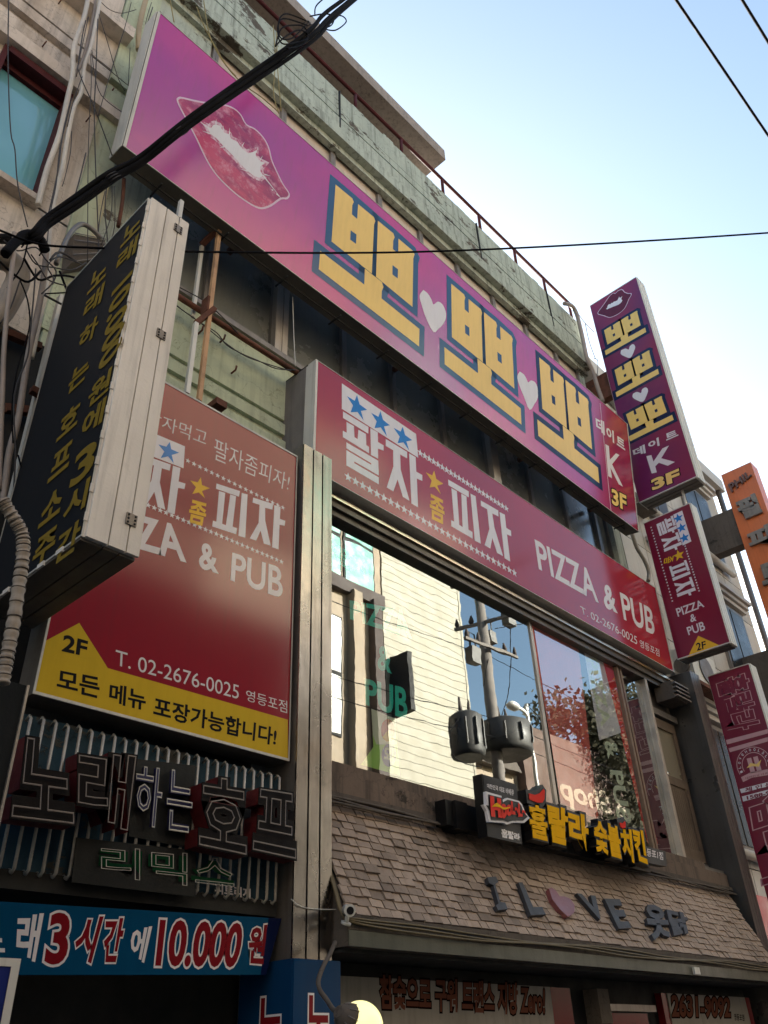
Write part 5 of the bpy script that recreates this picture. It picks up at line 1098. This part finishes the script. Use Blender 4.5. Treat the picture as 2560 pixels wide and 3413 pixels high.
for (u0, v0), (u1, v1) in (((1515,2365),(1592,2515)), ((1625,2385),(1735,2515))):
    a_, b_ = PQ.ab((u0, v0)), PQ.ab((u1, v1)); xc = (a_[0]+b_[0])/2; r_ = (b_[0]-a_[0])/2*1.1; z1 = a_[1]-.1; z0 = b_[1]-.05
    tr = MB().tube([(xc, PYR, H0+z0-.1), (xc, PYR, H0+z0), (xc, PYR, H0+z1), (xc, PYR, H0+z1+.08)], [r_*.9, r_, r_, r_*.7], 20).build('transformer', m_tr, PL1)
    for k in range(10): an = k*math.pi/5; MB().box(xc+r_*math.cos(an)-.015, xc+r_*math.cos(an)+.015, PYR+r_*math.sin(an)-.015, PYR+r_*math.sin(an)+.04, H0+z0+.1, H0+z1-.1).build('fin', m_tr, tr)
    for k in (-.15, .15): MB().tube([(xc+k, PYR, H0+z1+.05), (xc+k, PYR, H0+z1+.18), (xc+k, PYR, H0+z1+.42)], [.06, .045, .02], 8).build('bushing', m_bsd, tr)
for (u, v), s_ in (((1575,2165), 1), ((1692,2045), 1), ((1632,2110), .8)):
    a_ = PQ.ab((u, v)); MB().box(a_[0]-.16*s_, a_[0]+.16*s_, PYR-.1, PYR+.1, H0+a_[1]-.35*s_, H0+a_[1]+.02).tube([(a_[0]-.1, PYR, H0+a_[1]), (a_[0]-.1, PYR, H0+a_[1]+.4), (a_[0]+.1, PYR, H0+a_[1]+.4), (a_[0]+.1, PYR, H0+a_[1])], .02, 6).build('cutout_switch', m_tr, PL1)
for P_ in ([(1690,2100),(1690,2200),(1680,2320),(1660,2390)], [(1640,2100),(1700,2090),(1760,2080)], [(1620,2160),(1610,2230),(1600,2290)], [(1540,2370),(1490,2440),(1500,2530),(1590,2560)], [(1745,2360),(1790,2400),(1820,2470)]):
    cable('lead', [Vector((PQ.ab(p)[0], PYR+.1, H0+PQ.ab(p)[1])) for p in P_], .010, m_cable, parent=PL1)
SLM = thing('street_lamp', 'slim street lamp beside the transformer pole, mirrored in the glass', 'lamp', (20.5, PYR, 0))
a_ = PQ.ab((1755,2370)); MB().tube(smooth([(a_[0], PYR, 0), (a_[0], PYR, H0+a_[1]-.6), (a_[0]-.05, PYR, H0+a_[1]-.1), (a_[0]-.4, PYR, H0+a_[1])], 5), .05, 8).sphere((a_[0]-.55, PYR, H0+a_[1]-.02), .22, 12, 8, (1, .6, .45)).build('pole', m_tin, SLM)
for i, (za, yy, lb) in enumerate(((6.3, 0, 'lowest span wire on the transformer pole, mirrored in the glass'), (5.8, .15, 'span wire just above the transformers, mirrored in the glass'), (7.9, -.1, 'topmost span wire on the transformer pole, mirrored in the glass'))):
    cable('span_wire', [Vector((x, PYR+yy, H0+za+(x-10)*.01-.35*math.sin(math.pi*(x-px0+15)/15 if x < px0 else math.pi*(x-px0)/25))) for x in [px0-15+k*2.5 for k in range(17)]], .008, m_cable, lb, 'cable', group='span wires opposite')
# street tree opposite
def tree(label, x, y, h, r, n=2600, seed=1):
    R_ = random.Random(seed); t = thing('street_tree', label, 'tree', (x, y, 0)); tk = MB().tube([(x, y, 0), (x+.1, y, h*.35), (x, y+.1, h*.6), (x+.15, y, h*.9)], [.22, .17, .12, .03], 9); cl_ = []
    for i in range(16):
        a = R_.uniform(0, 6.28); z = h*R_.uniform(.35, .85); q = Vector((x+math.cos(a)*r*R_.uniform(.4, .8), y+math.sin(a)*r*R_.uniform(.4, .8), z+R_.uniform(.3, 1.2))); tk.tube([(x, y, z-.4), (Vector((x, y, z))+q)/2+Vector((0, 0, .1)), q], [.07, .045, .015], 6); cl_.append(q)
    tk.build('trunk', m_bsd, t); lf = MB()
    for i in range(n):
        q = R_.choice(cl_) + Vector([R_.gauss(0, r*.26) for _ in range(3)]); a = Vector([R_.uniform(-1, 1) for _ in range(3)]).normalized(); b = a.orthogonal().normalized(); s_ = R_.uniform(.08, .16); lf.quad(q-a*s_, q-b*s_*.6, q+a*s_, q+b*s_*.6)
    c_ = lf.build('crown', M('autumn_foliage', (.05, .045, .02), .8, 0, .5, 2, rand=0), t); c_['kind'] = 'stuff'; return t
a_ = PY(15.4).ab((1965,2400)); tree('dense street tree opposite, mirrored in the right panes', a_[0], -7.0, H0+a_[1]+2.0, 1.9, 9000, 4)
